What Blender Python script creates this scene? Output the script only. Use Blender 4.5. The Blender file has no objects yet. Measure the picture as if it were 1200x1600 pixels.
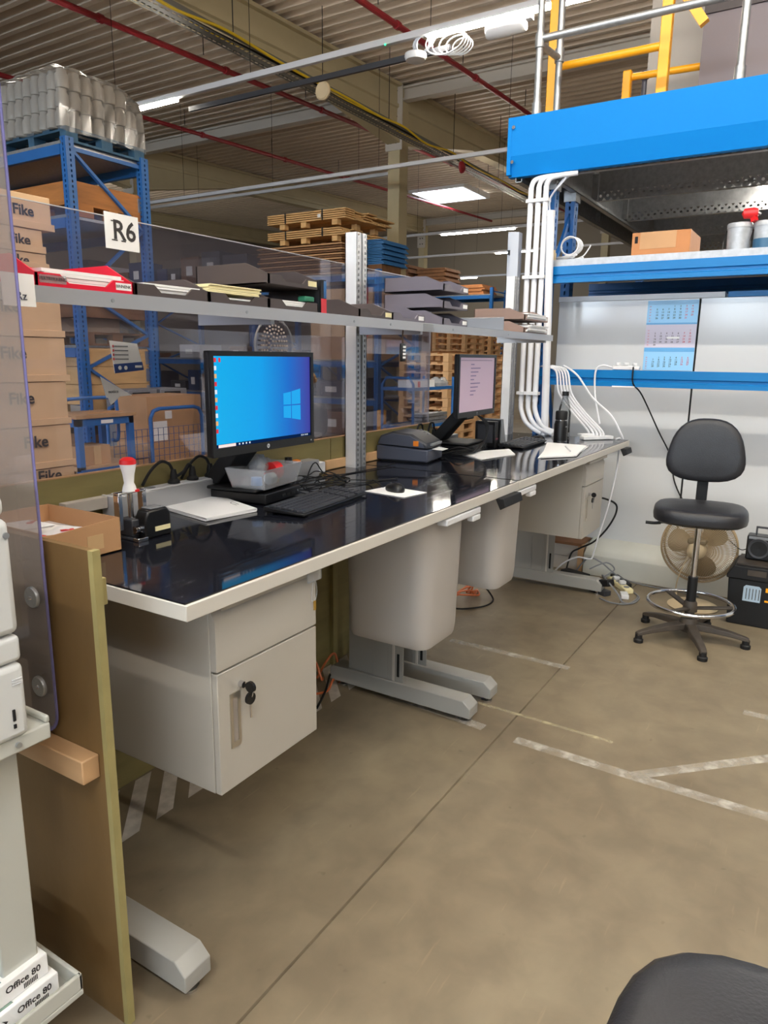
import bpy, bmesh, math, random
from mathutils import Vector, Matrix
random.seed(7)
S = bpy.context.scene
COL = S.collection
PI = math.pi

# ------------------------------------------------------------------ camera
cd = bpy.data.cameras.new('camera'); cam = bpy.data.objects.new('camera', cd); COL.objects.link(cam)
cd.sensor_fit = 'HORIZONTAL'; cd.sensor_width = 36.0; cd.lens = 36.0*1116.6/1200.0
cd.clip_start = 0.02; cd.clip_end = 200
def set_camera():
    p, y, r = math.radians(12.191), math.radians(31.692), math.radians(0.6695)
    F = Vector((math.cos(y)*math.cos(p), math.sin(y)*math.cos(p), -math.sin(p)))
    R = Vector((math.sin(y), -math.cos(y), 0)); U = R.cross(F)
    R2 = math.cos(r)*R + math.sin(r)*U; U2 = -math.sin(r)*R + math.cos(r)*U
    M = Matrix((R2, U2, -F)).transposed().to_4x4(); M.translation = (0, 0, 1.55)
    cam.matrix_world = M
set_camera()
S.camera = cam

# ------------------------------------------------------------------ world and exposure
W = bpy.data.worlds.new('world'); S.world = W; W.use_nodes = True
W.node_tree.nodes['Background'].inputs[0].default_value = (1.0, 0.96, 0.9, 1)
W.node_tree.nodes['Background'].inputs[1].default_value = 0.16
S.view_settings.view_transform = 'Standard'; S.view_settings.look = 'None'
S.view_settings.exposure = 0.0; S.view_settings.gamma = 1.0; S.view_settings.use_curve_mapping = False
LAMP = 150.0          # emission of the linear ceiling lights
SKY = 17.0           # emission of the roof lights and the assumed strip windows (daylight)

# ------------------------------------------------------------------ materials
def lin(c):
    return tuple((v/255/12.92 if v/255 <= .04045 else ((v/255+.055)/1.055)**2.4) for v in c) + (1,)
MATS = {}
def mat(name, rgb, rough=.5, metal=0.0, var=0.0, scale=8.0, bump=0.0, bscale=60.0, trans=0.0, alpha=1.0, stretch=(1, 1, 1), emit=0.0, spec=.5, coat=0.0):
    if name in MATS: return MATS[name]
    m = bpy.data.materials.new(name); m.use_nodes = True; MATS[name] = m
    nt = m.node_tree; b = nt.nodes['Principled BSDF']; c = lin(rgb)
    b.inputs['Base Color'].default_value = c; b.inputs['Roughness'].default_value = rough; b.inputs['Metallic'].default_value = metal
    b.inputs['Specular IOR Level'].default_value = spec
    if coat: b.inputs['Coat Weight'].default_value = coat; b.inputs['Coat Roughness'].default_value = .08
    if trans: b.inputs['Transmission Weight'].default_value = trans
    if alpha < 1: b.inputs['Alpha'].default_value = alpha
    if emit:
        b.inputs['Emission Color'].default_value = c; b.inputs['Emission Strength'].default_value = emit
    if var or bump:
        tc = nt.nodes.new('ShaderNodeTexCoord'); mp = nt.nodes.new('ShaderNodeMapping'); mp.inputs['Scale'].default_value = stretch
        nt.links.new(tc.outputs['Object'], mp.inputs[0])
    if var:
        n = nt.nodes.new('ShaderNodeTexNoise'); n.inputs['Scale'].default_value = scale; n.inputs['Detail'].default_value = 6
        nt.links.new(mp.outputs[0], n.inputs['Vector'])
        r = nt.nodes.new('ShaderNodeValToRGB'); r.color_ramp.elements[0].position = .3; r.color_ramp.elements[1].position = .7
        r.color_ramp.elements[0].color = tuple(v*(1-var) for v in c[:3])+(1,); r.color_ramp.elements[1].color = tuple(min(1, v*(1+var)) for v in c[:3])+(1,)
        nt.links.new(n.outputs['Fac'], r.inputs[0]); nt.links.new(r.outputs[0], b.inputs['Base Color'])
    if bump:
        n2 = nt.nodes.new('ShaderNodeTexNoise'); n2.inputs['Scale'].default_value = bscale; n2.inputs['Detail'].default_value = 4
        nt.links.new(mp.outputs[0], n2.inputs['Vector'])
        bp = nt.nodes.new('ShaderNodeBump'); bp.inputs['Strength'].default_value = bump; bp.inputs['Distance'].default_value = .01
        nt.links.new(n2.outputs['Fac'], bp.inputs['Height']); nt.links.new(bp.outputs[0], b.inputs['Normal'])
    return m
def emat(name, rgb, strength):
    if name in MATS: return MATS[name]
    m = bpy.data.materials.new(name); m.use_nodes = True; MATS[name] = m
    nt = m.node_tree; nt.nodes.remove(nt.nodes['Principled BSDF'])
    e = nt.nodes.new('ShaderNodeEmission'); e.inputs[0].default_value = lin(rgb); e.inputs[1].default_value = strength
    nt.links.new(e.outputs[0], nt.nodes['Material Output'].inputs[0]); return m
def clear_mat(name, rgb, haze, gloss=1.0, rough=.03, hcol=(200, 200, 205)):
    """thin clear sheet: transparent, a little haze, and a fresnel reflection"""
    if name in MATS: return MATS[name]
    m = bpy.data.materials.new(name); m.use_nodes = True; MATS[name] = m
    nt = m.node_tree; nt.nodes.remove(nt.nodes['Principled BSDF']); N = nt.nodes.new; L = nt.links.new
    t = N('ShaderNodeBsdfTransparent'); t.inputs[0].default_value = lin(rgb)
    d = N('ShaderNodeBsdfDiffuse'); d.inputs[0].default_value = lin(hcol)
    g = N('ShaderNodeBsdfGlossy'); g.inputs['Roughness'].default_value = rough
    m1 = N('ShaderNodeMixShader'); m1.inputs[0].default_value = haze; L(t.outputs[0], m1.inputs[1]); L(d.outputs[0], m1.inputs[2])
    f = N('ShaderNodeFresnel'); f.inputs[0].default_value = 1.45
    k = N('ShaderNodeMath'); k.operation = 'MULTIPLY'; k.inputs[1].default_value = gloss; L(f.outputs[0], k.inputs[0])
    m2 = N('ShaderNodeMixShader'); L(k.outputs[0], m2.inputs[0]); L(m1.outputs[0], m2.inputs[1]); L(g.outputs[0], m2.inputs[2])
    L(m2.outputs[0], nt.nodes['Material Output'].inputs[0]); return m

def floor_mat():
    m = bpy.data.materials.new('concrete'); m.use_nodes = True
    nt = m.node_tree; b = nt.nodes['Principled BSDF']; N = nt.nodes.new; L = nt.links.new
    tc = N('ShaderNodeTexCoord')
    def noise(s, d, dist=0.0):
        n = N('ShaderNodeTexNoise'); n.inputs['Scale'].default_value = s; n.inputs['Detail'].default_value = d; n.inputs['Distortion'].default_value = dist
        L(tc.outputs['Object'], n.inputs['Vector']); return n
    n1 = noise(1.1, 8, .6); r1 = N('ShaderNodeValToRGB')
    r1.color_ramp.elements[0].position = .32; r1.color_ramp.elements[0].color = lin((122, 109, 90))
    r1.color_ramp.elements[1].position = .68; r1.color_ramp.elements[1].color = lin((144, 131, 109)); L(n1.outputs[0], r1.inputs[0])
    n2 = noise(7, 10, .3); r2 = N('ShaderNodeValToRGB')
    r2.color_ramp.elements[0].position = .35; r2.color_ramp.elements[0].color = (.86, .85, .84, 1)
    r2.color_ramp.elements[1].position = .65; r2.color_ramp.elements[1].color = (1.08, 1.07, 1.05, 1); L(n2.outputs[0], r2.inputs[0])
    mx = N('ShaderNodeMix'); mx.data_type = 'RGBA'; mx.blend_type = 'MULTIPLY'; mx.inputs[0].default_value = 1
    L(r1.outputs[0], mx.inputs[6]); L(r2.outputs[0], mx.inputs[7])
    n3 = noise(.45, 3); n3b = noise(16, 2); r3 = N('ShaderNodeValToRGB')     # dark spots
    r3.color_ramp.elements[0].position = .72; r3.color_ramp.elements[0].color = (1, 1, 1, 1)
    r3.color_ramp.elements[1].position = .76; r3.color_ramp.elements[1].color = (.72, .70, .68, 1); L(n3b.outputs[0], r3.inputs[0])
    mx2 = N('ShaderNodeMix'); mx2.data_type = 'RGBA'; mx2.blend_type = 'MULTIPLY'; mx2.inputs[0].default_value = .6
    L(mx.outputs[2], mx2.inputs[6]); L(r3.outputs[0], mx2.inputs[7])
    mp = N('ShaderNodeMapping'); mp.inputs['Scale'].default_value = (2.0, 26, 1); mp.inputs['Rotation'].default_value = (0, 0, .35); L(tc.outputs['Object'], mp.inputs[0])
    n4 = N('ShaderNodeTexNoise'); n4.inputs['Scale'].default_value = 2.2; n4.inputs['Detail'].default_value = 5; L(mp.outputs[0], n4.inputs['Vector'])
    r4 = N('ShaderNodeValToRGB'); r4.color_ramp.elements[0].position = .66; r4.color_ramp.elements[0].color = (1, 1, 1, 1)
    r4.color_ramp.elements[1].position = .74; r4.color_ramp.elements[1].color = (1.22, 1.2, 1.16, 1); L(n4.outputs[0], r4.inputs[0])
    mx3 = N('ShaderNodeMix'); mx3.data_type = 'RGBA'; mx3.blend_type = 'MULTIPLY'; mx3.inputs[0].default_value = .8
    L(mx2.outputs[2], mx3.inputs[6]); L(r4.outputs[0], mx3.inputs[7])
    L(mx3.outputs[2], b.inputs['Base Color'])
    b.inputs['Roughness'].default_value = .5; b.inputs['Specular IOR Level'].default_value = .35
    bp = N('ShaderNodeBump'); bp.inputs['Strength'].default_value = .12; bp.inputs['Distance'].default_value = .01; L(n2.outputs[0], bp.inputs['Height']); L(bp.outputs[0], b.inputs['Normal'])
    return m
def paint_mat(name, rgb, thr, scale=14):
    """worn floor paint: broken up by noise so the concrete shows through"""
    m = bpy.data.materials.new(name); m.use_nodes = True; nt = m.node_tree; b = nt.nodes['Principled BSDF']; N = nt.nodes.new; L = nt.links.new
    b.inputs['Base Color'].default_value = lin(rgb); b.inputs['Roughness'].default_value = .6
    tc = N('ShaderNodeTexCoord'); n = N('ShaderNodeTexNoise'); n.inputs['Scale'].default_value = scale; n.inputs['Detail'].default_value = 8; L(tc.outputs['Object'], n.inputs['Vector'])
    r = N('ShaderNodeValToRGB'); r.color_ramp.elements[0].position = thr; r.color_ramp.elements[0].color = (.12, .12, .12, 1)
    r.color_ramp.elements[1].position = thr+.3; r.color_ramp.elements[1].color = (.62, .62, .62, 1); L(n.outputs[0], r.inputs[0])
    L(r.outputs[0], b.inputs['Alpha']); return m
def glass_top_mat():
    m = bpy.data.materials.new('black_glass'); m.use_nodes = True; nt = m.node_tree; b = nt.nodes['Principled BSDF']; N = nt.nodes.new; L = nt.links.new
    b.inputs['Base Color'].default_value = lin((24, 25, 32)); b.inputs['Specular IOR Level'].default_value = .5; b.inputs['Coat Weight'].default_value = .0; b.inputs['Coat Roughness'].default_value = .02
    tc = N('ShaderNodeTexCoord'); mp = N('ShaderNodeMapping'); mp.inputs['Scale'].default_value = (3, 30, 1); mp.inputs['Rotation'].default_value = (0, 0, .5); L(tc.outputs['Object'], mp.inputs[0])
    n = N('ShaderNodeTexNoise'); n.inputs['Scale'].default_value = 3; n.inputs['Detail'].default_value = 7; L(mp.outputs[0], n.inputs['Vector'])
    r = N('ShaderNodeValToRGB'); r.color_ramp.elements[0].position = .55; r.color_ramp.elements[0].color = (.06, .06, .06, 1); r.color_ramp.elements[1].position = .8; r.color_ramp.elements[1].color = (.26, .26, .26, 1)
    L(n.outputs[0], r.inputs[0]); L(r.outputs[0], b.inputs['Roughness']); return m

M_FLOOR = floor_mat()
M_LINE = paint_mat('worn_line_paint', (225, 218, 205), .38)
M_LINE2 = paint_mat('worn_cream_paint', (222, 208, 170), .36)
M_TAPE = mat('tape_white', (200, 192, 182), .6, var=.2, scale=20)
M_ROOF = mat('roof_steel', (212, 197, 180), .55, .0, var=.06, scale=1.2)
M_BEAM = mat('beam_beige', (186, 172, 138), .6, var=.05, scale=2)
M_GALV = mat('galvanised', (168, 170, 172), .42, .75, var=.14, scale=30)
M_GALVP = mat('galvanised_pale', (178, 180, 184), .42, .3, var=.1, scale=35)
M_TRAYF = mat('tray_steel', (112, 110, 104), .6, .3)
M_SHEETB = mat('sheet_blue', (60, 122, 180), .5)
M_RED = mat('pipe_red', (150, 36, 44), .45)
M_BLUE = mat('rack_blue', (34, 100, 170), .42, var=.05, scale=5)
M_BLUEL = mat('beam_blue', (10, 116, 184), .34, var=.03, scale=3, spec=.3)
M_MEZZ = mat('mezzanine_blue', (10, 124, 204), .5, spec=.12)
M_YEL = mat('safety_yellow', (250, 172, 10), .4)
M_YCAB = mat('cable_yellow', (216, 182, 20), .5)
M_WHITE = mat('white_paint', (226, 226, 228), .35)
M_DESKW = mat('desk_white', (204, 199, 190), .45)
M_PED = mat('pedestal_grey', (176, 170, 160), .42)
M_FOOT = mat('foot_grey', (158, 156, 150), .45)
M_BIN = mat('bin_grey', (176, 170, 164), .45, bump=.05, bscale=300)
M_TOPG = glass_top_mat()
M_PLY = mat('plywood_olive', (142, 130, 84), .65, var=.14, scale=6, stretch=(.4, 1, 3), bump=.1, bscale=40)
M_PLYB = mat('plywood_brown', (106, 80, 44), .6, var=.16, scale=5, stretch=(1, 1, .5), bump=.08, bscale=40)  # brown darkened for the shade the end panel stands in
M_PLYE = mat('plywood_edge', (150, 138, 90), .65, var=.1, scale=12)
M_BATTEN = mat('batten_wood', (184, 146, 106), .6, var=.12, scale=10, stretch=(1, .3, 1))
M_WOOD = mat('pallet_wood', (214, 172, 116), .65, var=.16, scale=9, stretch=(.4, .4, 2))
M_WOODO = mat('collar_wood', (178, 114, 56), .6, var=.22, scale=8, stretch=(.3, .3, 2))
M_WOODD = mat('dark_wood', (120, 82, 52), .7, var=.2, scale=8)
M_WOODP = mat('pale_wood', (226, 182, 134), .65, var=.1, scale=7)
M_CART = mat('cardboard', (190, 146, 104), .75, var=.07, scale=6)
M_CARTO = mat('cardboard_orange', (186, 124, 76), .7, var=.07, scale=5)
M_CARTP = mat('carton_pale', (222, 184, 142), .7, var=.05, scale=7)
M_CARTD = mat('cardboard_dark', (116, 80, 56), .75, var=.12, scale=10)
M_TAPEB = mat('parcel_tape', (206, 170, 124), .35)
M_INK = mat('ink', (52, 48, 48), .7)
M_BLK = mat('black_plastic', (15, 15, 17), .38)
M_BLKM = mat('black_matte', (13, 13, 15), .6)
M_LEATH = mat('black_leather', (36, 36, 40), .4, var=.12, scale=20, bump=.12, bscale=180)
M_DGREY = mat('dark_grey_plastic', (74, 78, 92), .42)
M_DGREY2 = mat('charcoal_plastic', (54, 55, 60), .42)
M_MGREY = mat('grey_plastic', (128, 130, 134), .5)
M_CHROME = mat('chrome', (214, 214, 218), .12, 1.0)
M_NICKEL = mat('nickel', (190, 182, 168), .3, .8)
M_PAPER = mat('paper', (244, 243, 242), .7)
M_PAPER2 = mat('paper_cream', (238, 226, 178), .7)
M_TRAYD = mat('tray_brown', (74, 64, 62), .45)
M_TRAYG = mat('tray_grey', (112, 106, 116), .5)
M_TRAYM = mat('tray_mesh', (150, 154, 162), .5, .3)
M_TRAYR = mat('tray_red', (222, 20, 52), .35)
M_TRAYB = mat('tray_taupe', (146, 122, 112), .5)
M_REDP = mat('red_plastic', (222, 36, 40), .35)
M_ALU = mat('aluminium', (188, 188, 190), .35, .5)
M_ORG = mat('orange_plastic', (240, 134, 30), .4)
M_ORGC = mat('orange_cable', (214, 116, 70), .5)
M_PANEL = mat('wall_panel', (204, 205, 206), .12, var=.015, scale=2, spec=.6)
M_PLINTH = mat('plinth_grey', (196, 196, 188), .6, var=.05, scale=4)
M_PRN = mat('printer_white', (206, 207, 206), .4)
M_STAND = mat('stand_grey', (190, 190, 182), .45)
M_DARK = mat('shadow_dark', (14, 14, 16), .8)  # painted shade in slots and openings; own colour of bolts and hangers
M_CREAM = mat('old_fan_cream', (196, 176, 142), .5)
M_FANB = mat('fan_blade', (120, 104, 78), .5)
M_FANG = mat('fan_guard', (160, 138, 106), .5)
M_DUST = mat('dusty_black', (66, 58, 50), .6, var=.2, scale=14)
M_CALB = mat('calendar_blue', (150, 205, 244), .3)
M_CALBD = mat('calendar_blue_band', (100, 168, 220), .3)
M_CALP = mat('calendar_grey', (206, 200, 216), .3)
M_REDI = mat('red_ink', (210, 60, 70), .7)
M_LILAC = mat('screen_lilac', (186, 162, 178), .4, emit=.28)
M_CYANS = None
M_JAR = mat('jar_plastic', (204, 196, 186), .3)
M_FILM = clear_mat('stretch_film', (240, 240, 240), .16, 1.6, .16, (190, 186, 180))
M_ACR = clear_mat('acrylic', (233, 232, 238), .045, .55, .02, (190, 180, 190))
M_ACRS = clear_mat('acrylic_side', (230, 226, 228), .20, .35, .03, (196, 184, 174))  # diffuse haze stands in for the greyish reflection on this sheet
M_ACRE = mat('acrylic_edge', (120, 116, 166), .2, alpha=.85)
M_ACRT = mat('acrylic_cut_edge', (206, 204, 206), .3, alpha=.85)
M_CLRP = clear_mat('clear_plastic', (244, 247, 250), .24, .7, .15, (250, 250, 252))
M_BOTT = clear_mat('bottle_plastic', (238, 240, 240), .05, 1.2, .03)
M_CONDUIT = mat('conduit_white', (232, 232, 236), .4)
M_CONDG = mat('conduit_grey', (190, 194, 204), .45)
M_DIFF = emat('lamp_diffuser', (255, 247, 232), LAMP)
M_UNLIT = mat('lamp_unlit', (206, 206, 210), .4)
M_SKY = emat('roof_light_pane', (224, 239, 252), SKY)  # also glows in the assumed and added windows behind the viewer
M_LED = emat('green_led', (60, 255, 150), 3.0)
M_GCAB = mat('grey_cladding', (122, 112, 116), .6)
M_CONCB = mat('beige_cladding', (190, 182, 172), .6)
M_WALLF = mat('far_wall', (150, 140, 126), .7)
M_GREEN = mat('green_clip', (40, 120, 90), .5)
M_MESHB = mat('blue_wire', (60, 88, 140), .5, .3)

# ------------------------------------------------------------------ mesh builder
class MB:
    def __init__(s): s.v = []; s.f = []
    def add(s, vs, fs):
        k = len(s.v); s.v += [tuple(v) for v in vs]; s.f += [tuple(i+k for i in f) for f in fs]; return s
    def box(s, a, b):
        (x0, y0, z0), (x1, y1, z1) = a, b
        x0, x1 = min(x0, x1), max(x0, x1); y0, y1 = min(y0, y1), max(y0, y1); z0, z1 = min(z0, z1), max(z0, z1)
        return s.add([(x0, y0, z0), (x1, y0, z0), (x1, y1, z0), (x0, y1, z0), (x0, y0, z1), (x1, y0, z1), (x1, y1, z1), (x0, y1, z1)],
                     [(3, 2, 1, 0), (4, 5, 6, 7), (0, 1, 5, 4), (1, 2, 6, 5), (2, 3, 7, 6), (3, 0, 4, 7)])
    def bar(s, p, q, w, h, up=(0, 0, 1)):
        p, q = Vector(p), Vector(q); d = (q-p).normalized(); u = Vector(up)
        if abs(d.dot(u)) > .98: u = Vector((1, 0, 0))
        a = d.cross(u).normalized(); b = a.cross(d)
        vs = [c + a*(i*w/2) + b*(j*h/2) for c in (p, q) for i, j in ((-1, -1), (1, -1), (1, 1), (-1, 1))]
        return s.add(vs, [(3, 2, 1, 0), (4, 5, 6, 7), (0, 1, 5, 4), (1, 2, 6, 5), (2, 3, 7, 6), (3, 0, 4, 7)])
    def cyl(s, p, q, r, n=12, r2=None):
        p, q = Vector(p), Vector(q); d = (q-p).normalized(); r2 = r if r2 is None else r2
        a = d.orthogonal().normalized(); b = d.cross(a)
        vs = [p+(a*math.cos(2*PI*i/n)+b*math.sin(2*PI*i/n))*r for i in range(n)] + [q+(a*math.cos(2*PI*i/n)+b*math.sin(2*PI*i/n))*r2 for i in range(n)]
        fs = [(i, (i+1) % n, n+(i+1) % n, n+i) for i in range(n)] + [tuple(range(n-1, -1, -1)), tuple(range(n, 2*n))]
        return s.add(vs, fs)
    def tube(s, pts, r, n=6, smooth=True, closed=False):
        pts = [Vector(p) for p in pts]
        if smooth and len(pts) > 2: pts = crom(pts, 6, closed)
        m = len(pts); prev = None; vs = []
        for i, p in enumerate(pts):
            d = (pts[(i+1) % m]-pts[i-1]) if closed or 0 < i < m-1 else (pts[1]-pts[0] if i == 0 else pts[-1]-pts[-2])
            if d.length < 1e-9: d = Vector((0, 0, 1))
            d.normalize()
            a = d.orthogonal().normalized() if prev is None else (prev-d*prev.dot(d))
            if a.length < 1e-6: a = d.orthogonal()
            a.normalize(); prev = a; b = d.cross(a)
            vs += [p+(a*math.cos(2*PI*k/n)+b*math.sin(2*PI*k/n))*r for k in range(n)]
        fs = []
        for i in range(m if closed else m-1):
            j = (i+1) % m
            fs += [(i*n+k, i*n+(k+1) % n, j*n+(k+1) % n, j*n+k) for k in range(n)]
        if not closed: fs += [tuple(range(n-1, -1, -1)), tuple(range((m-1)*n, m*n))]
        return s.add(vs, fs)
    def lathe(s, c, prof, n=20, axis='z', sx=1, sy=1):
        c = Vector(c); vs = []; fs = []; m = len(prof)
        for r, h in prof:
            for k in range(n):
                x, y = r*math.cos(2*PI*k/n)*sx, r*math.sin(2*PI*k/n)*sy
                v = {'z': (x, y, h), 'x': (h, x, y), 'y': (x, h, y)}[axis]; vs.append(c+Vector(v))
        for i in range(m-1):
            fs += [(i*n+k, i*n+(k+1) % n, (i+1)*n+(k+1) % n, (i+1)*n+k) for k in range(n)]
        fs += [tuple(range(n-1, -1, -1)), tuple(range((m-1)*n, m*n))]
        return s.add(vs, fs)
    def prism(s, poly, axis, a, b):
        """poly: 2D points in the plane across axis (x:(y,z) y:(x,z) z:(x,y)) extruded from a to b"""
        n = len(poly); P = {'x': lambda u, w, t: (t, u, w), 'y': lambda u, w, t: (u, t, w), 'z': lambda u, w, t: (u, w, t)}[axis]
        vs = [P(u, w, a) for u, w in poly]+[P(u, w, b) for u, w in poly]
        return s.add(vs, [(i, (i+1) % n, n+(i+1) % n, n+i) for i in range(n)]+[tuple(range(n-1, -1, -1)), tuple(range(n, 2*n))])
    def holed(s, o, u, v, n, cl, w, hl, hw, sides=8):
        """flat strip of n cells along u (cell length cl), width w along v, each with a hole hl x hw"""
        o, u, v = Vector(o), Vector(u).normalized(), Vector(v).normalized()
        for i in range(n):
            c = o+u*(cl*(i+.5)); outer = []; inner = []
            for k in range(sides):
                a = 2*PI*(k+.5)/sides; x, y = math.cos(a), math.sin(a); m = max(abs(x), abs(y))
                outer.append(c+u*(x/m*cl/2)+v*(y/m*w/2))
                if sides == 4: inner.append(c+u*(x/m*hl/2)+v*(y/m*hw/2))
                else: inner.append(c+u*(x*hl/2)+v*(y*hw/2))
            s.add(outer+inner, [(k, (k+1) % sides, sides+(k+1) % sides, sides+k) for k in range(sides)])
        return s
def crom(p, sub, closed=False):
    out = []; n = len(p)
    for i in range(n if closed else n-1):
        if closed: a, b, c, d = p[i-1], p[i], p[(i+1) % n], p[(i+2) % n]
        else: a, b, c, d = p[max(i-1, 0)], p[i], p[i+1], p[min(i+2, n-1)]
        for k in range(sub):
            t = k/sub
            out.append(.5*((2*b)+(-a+c)*t+(2*a-5*b+4*c-d)*t*t+(-a+3*b-3*c+d)*t**3))
    if not closed: out.append(p[-1])
    return out

def wloc(o):
    v = Vector((0, 0, 0))
    while o: v += o.location; o = o.parent
    return v
def obj(name, mb, m, parent=None, local=False, bevel=0, smooth=False, loc=None, seg=2):
    me = bpy.data.meshes.new(name)
    base = Vector((0, 0, 0))
    if parent is not None and not local: base = wloc(parent)
    if loc is not None: base = Vector(loc)
    me.from_pydata([Vector(v)-base for v in mb.v], [], mb.f); me.validate()
    bm = bmesh.new(); bm.from_mesh(me); bmesh.ops.recalc_face_normals(bm, faces=bm.faces); bm.to_mesh(me); bm.free()
    me.materials.append(m)
    if smooth:
        for p in me.polygons: p.use_smooth = True
        try: me.set_sharp_from_angle(angle=math.radians(40))
        except Exception: pass
    o = bpy.data.objects.new(name, me); COL.objects.link(o)
    if parent is not None: o.parent = parent
    elif loc is not None: o.location = loc
    if bevel:
        b = o.modifiers.new('bevel', 'BEVEL'); b.width = bevel; b.segments = seg; b.limit_method = 'ANGLE'; b.angle_limit = math.radians(35)
        for p in me.polygons: p.use_smooth = True
        try: me.set_sharp_from_angle(angle=math.radians(50))
        except Exception: pass
    return o
def tag(o, label, cat, group=None):
    o['label'] = label; o['category'] = cat
    if group: o['group'] = group
    return o
def thing(name, label, cat, loc=(0, 0, 0), rotz=0, group=None):
    o = bpy.data.objects.new(name, None); COL.objects.link(o); o.empty_display_size = .1
    o.location = loc; o.rotation_euler = (0, 0, rotz); return tag(o, label, cat, group)
def solo(name, label, cat, mb, m, loc=None, group=None, **k):
    """a thing that is one mesh; its origin sits at the bottom centre"""
    if loc is None:
        xs, ys, zs = zip(*mb.v); loc = ((min(xs)+max(xs))/2, (min(ys)+max(ys))/2, min(zs))
    return tag(obj(name, mb, m, None, loc=loc, **k), label, cat, group)
def struct(name, mb, m, parent=None, label=None, **k):
    o = obj(name, mb, m, parent, **k)
    if parent is None: o['kind'] = 'structure'
    if label: o['label'] = label
    return o
def dup(root, loc, rotz=None, label=None, group=None):
    r = root.copy(); COL.objects.link(r); r.location = loc
    if rotz is not None: r.rotation_euler = (0, 0, rotz)
    if label: r['label'] = label
    if group: r['group'] = group
    for ch in list(root.children):
        c = ch.copy(); COL.objects.link(c); c.parent = r
        for g in list(ch.children):
            d = g.copy(); COL.objects.link(d); d.parent = c
    return r
def B(a, b): return MB().box(a, b)
def text(name, body, size, m, parent, origin, xdir, ydir, bold=0.0, align='CENTER', depth=.0006, local=False, space=1.0, sx=1.0):
    """lettering as mesh: origin is the centre, xdir reads along, ydir goes up"""
    cu = bpy.data.curves.new('t', 'FONT'); cu.body = body; cu.size = size; cu.align_x = align; cu.align_y = 'CENTER'; cu.offset = bold; cu.extrude = depth; cu.resolution_u = 3; cu.space_line = space
    t = bpy.data.objects.new('t', cu); COL.objects.link(t)
    dg = bpy.context.evaluated_depsgraph_get(); me = bpy.data.meshes.new_from_object(t.evaluated_get(dg))
    x, y = Vector(xdir).normalized()*sx, Vector(ydir).normalized(); z = Vector(xdir).normalized().cross(y)
    base = Vector((0, 0, 0)) if local or parent is None else wloc(parent)
    O = Vector(origin)-base
    for v in me.vertices: v.co = O+x*v.co.x+y*v.co.y+z*(v.co.z+depth)
    bpy.data.objects.remove(t); bpy.data.curves.remove(cu)
    me.materials.clear(); me.materials.append(m); me.name = name
    o = bpy.data.objects.new(name, me); COL.objects.link(o)
    if parent is not None: o.parent = parent
    return o
def zr(x): return 7.0+.042*(x-13.9)      # underside of the sloping roof

# ================================================================== THE HALL
fl = MB()
g = .004                                             # saw-cut joint in the slab along y = 1.02
fl.add([(-16, -10, 0), (45, -10, 0), (45, 1.02-g, 0), (-16, 1.02-g, 0), (-16, 1.02, -.012), (45, 1.02, -.012), (-16, 1.02+g, 0), (45, 1.02+g, 0), (45, 30, 0), (-16, 30, 0)],
       [(0, 1, 2, 3), (3, 2, 5, 4), (4, 5, 7, 6), (6, 7, 8, 9)])
fl.box((-16, -10, -.3), (45, 30, -.02))
struct('floor', fl, M_FLOOR)
# worn painted lines
def line(pts, w, label, m=M_LINE):
    mb = MB()
    for (a, b) in zip(pts, pts[1:]):
        a, b = Vector((*a, 0)), Vector((*b, 0)); d = (b-a).normalized(); n = Vector((-d.y, d.x, 0))*w/2
        mb.add([a-n, b-n, b+n, a+n], [(0, 1, 2, 3)])
    for i, v in enumerate(mb.v): mb.v[i] = (v[0], v[1], .0012)
    solo('floor_line', label, 'floor line', mb, m)
line([(2.70, 1.80), (2.655, 1.49), (2.62, 1.10)], .055, 'faded white floor line passing under the middle desk foot')
line([(2.60, .95), (2.59, .48), (2.597, -.6)], .055, 'long white floor line running out to the right below the stool')
line([(2.815, 1.22), (2.80, .60)], .022, 'thin cream floor line starting at the tip of the middle desk foot', M_LINE2)
line([(3.42, 1.66), (3.415, .98)], .05, 'short white floor line below the second waste bin')
line([(2.59, .48), (3.03, .03)], .05, 'white floor line branching off diagonally to the right')
line([(3.39, .17), (3.40, -.3)], .05, 'short bright floor line at the right edge below the stool')
hz = thing('hazard_tape', 'white and grey striped hazard tape on floor along the plywood screen', 'floor tape', (2.4, 1.9, 0))
i = 0
for x in [1.0+.145*k for k in range(15)]:
    obj('stripe', MB().add([(x, 1.785, .001), (x+.075, 1.785, .001), (x+.335, 2.03, .001), (x+.26, 2.03, .001)], [(0, 1, 2, 3)]), M_TAPE, hz)

# corrugated roof, ribs along y, rising with x
rf = MB(); pitch = .305; n = 197; prof = []
for k in range(n):
    x = -15.8+k*pitch
    for dx, dz in ((0, .0), (.10, .0), (.145, .135), (.26, .135)):
        prof.append((x+dx, zr(x+dx)+.02+dz))
vs = [(x, -10, z) for x, z in prof]+[(x, 30, z) for x, z in prof]; m_ = len(prof)
rf.add(vs, [(i, i+1, m_+i+1, m_+i) for i in range(m_-1)])
struct('ceiling', rf, M_ROOF)
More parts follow.
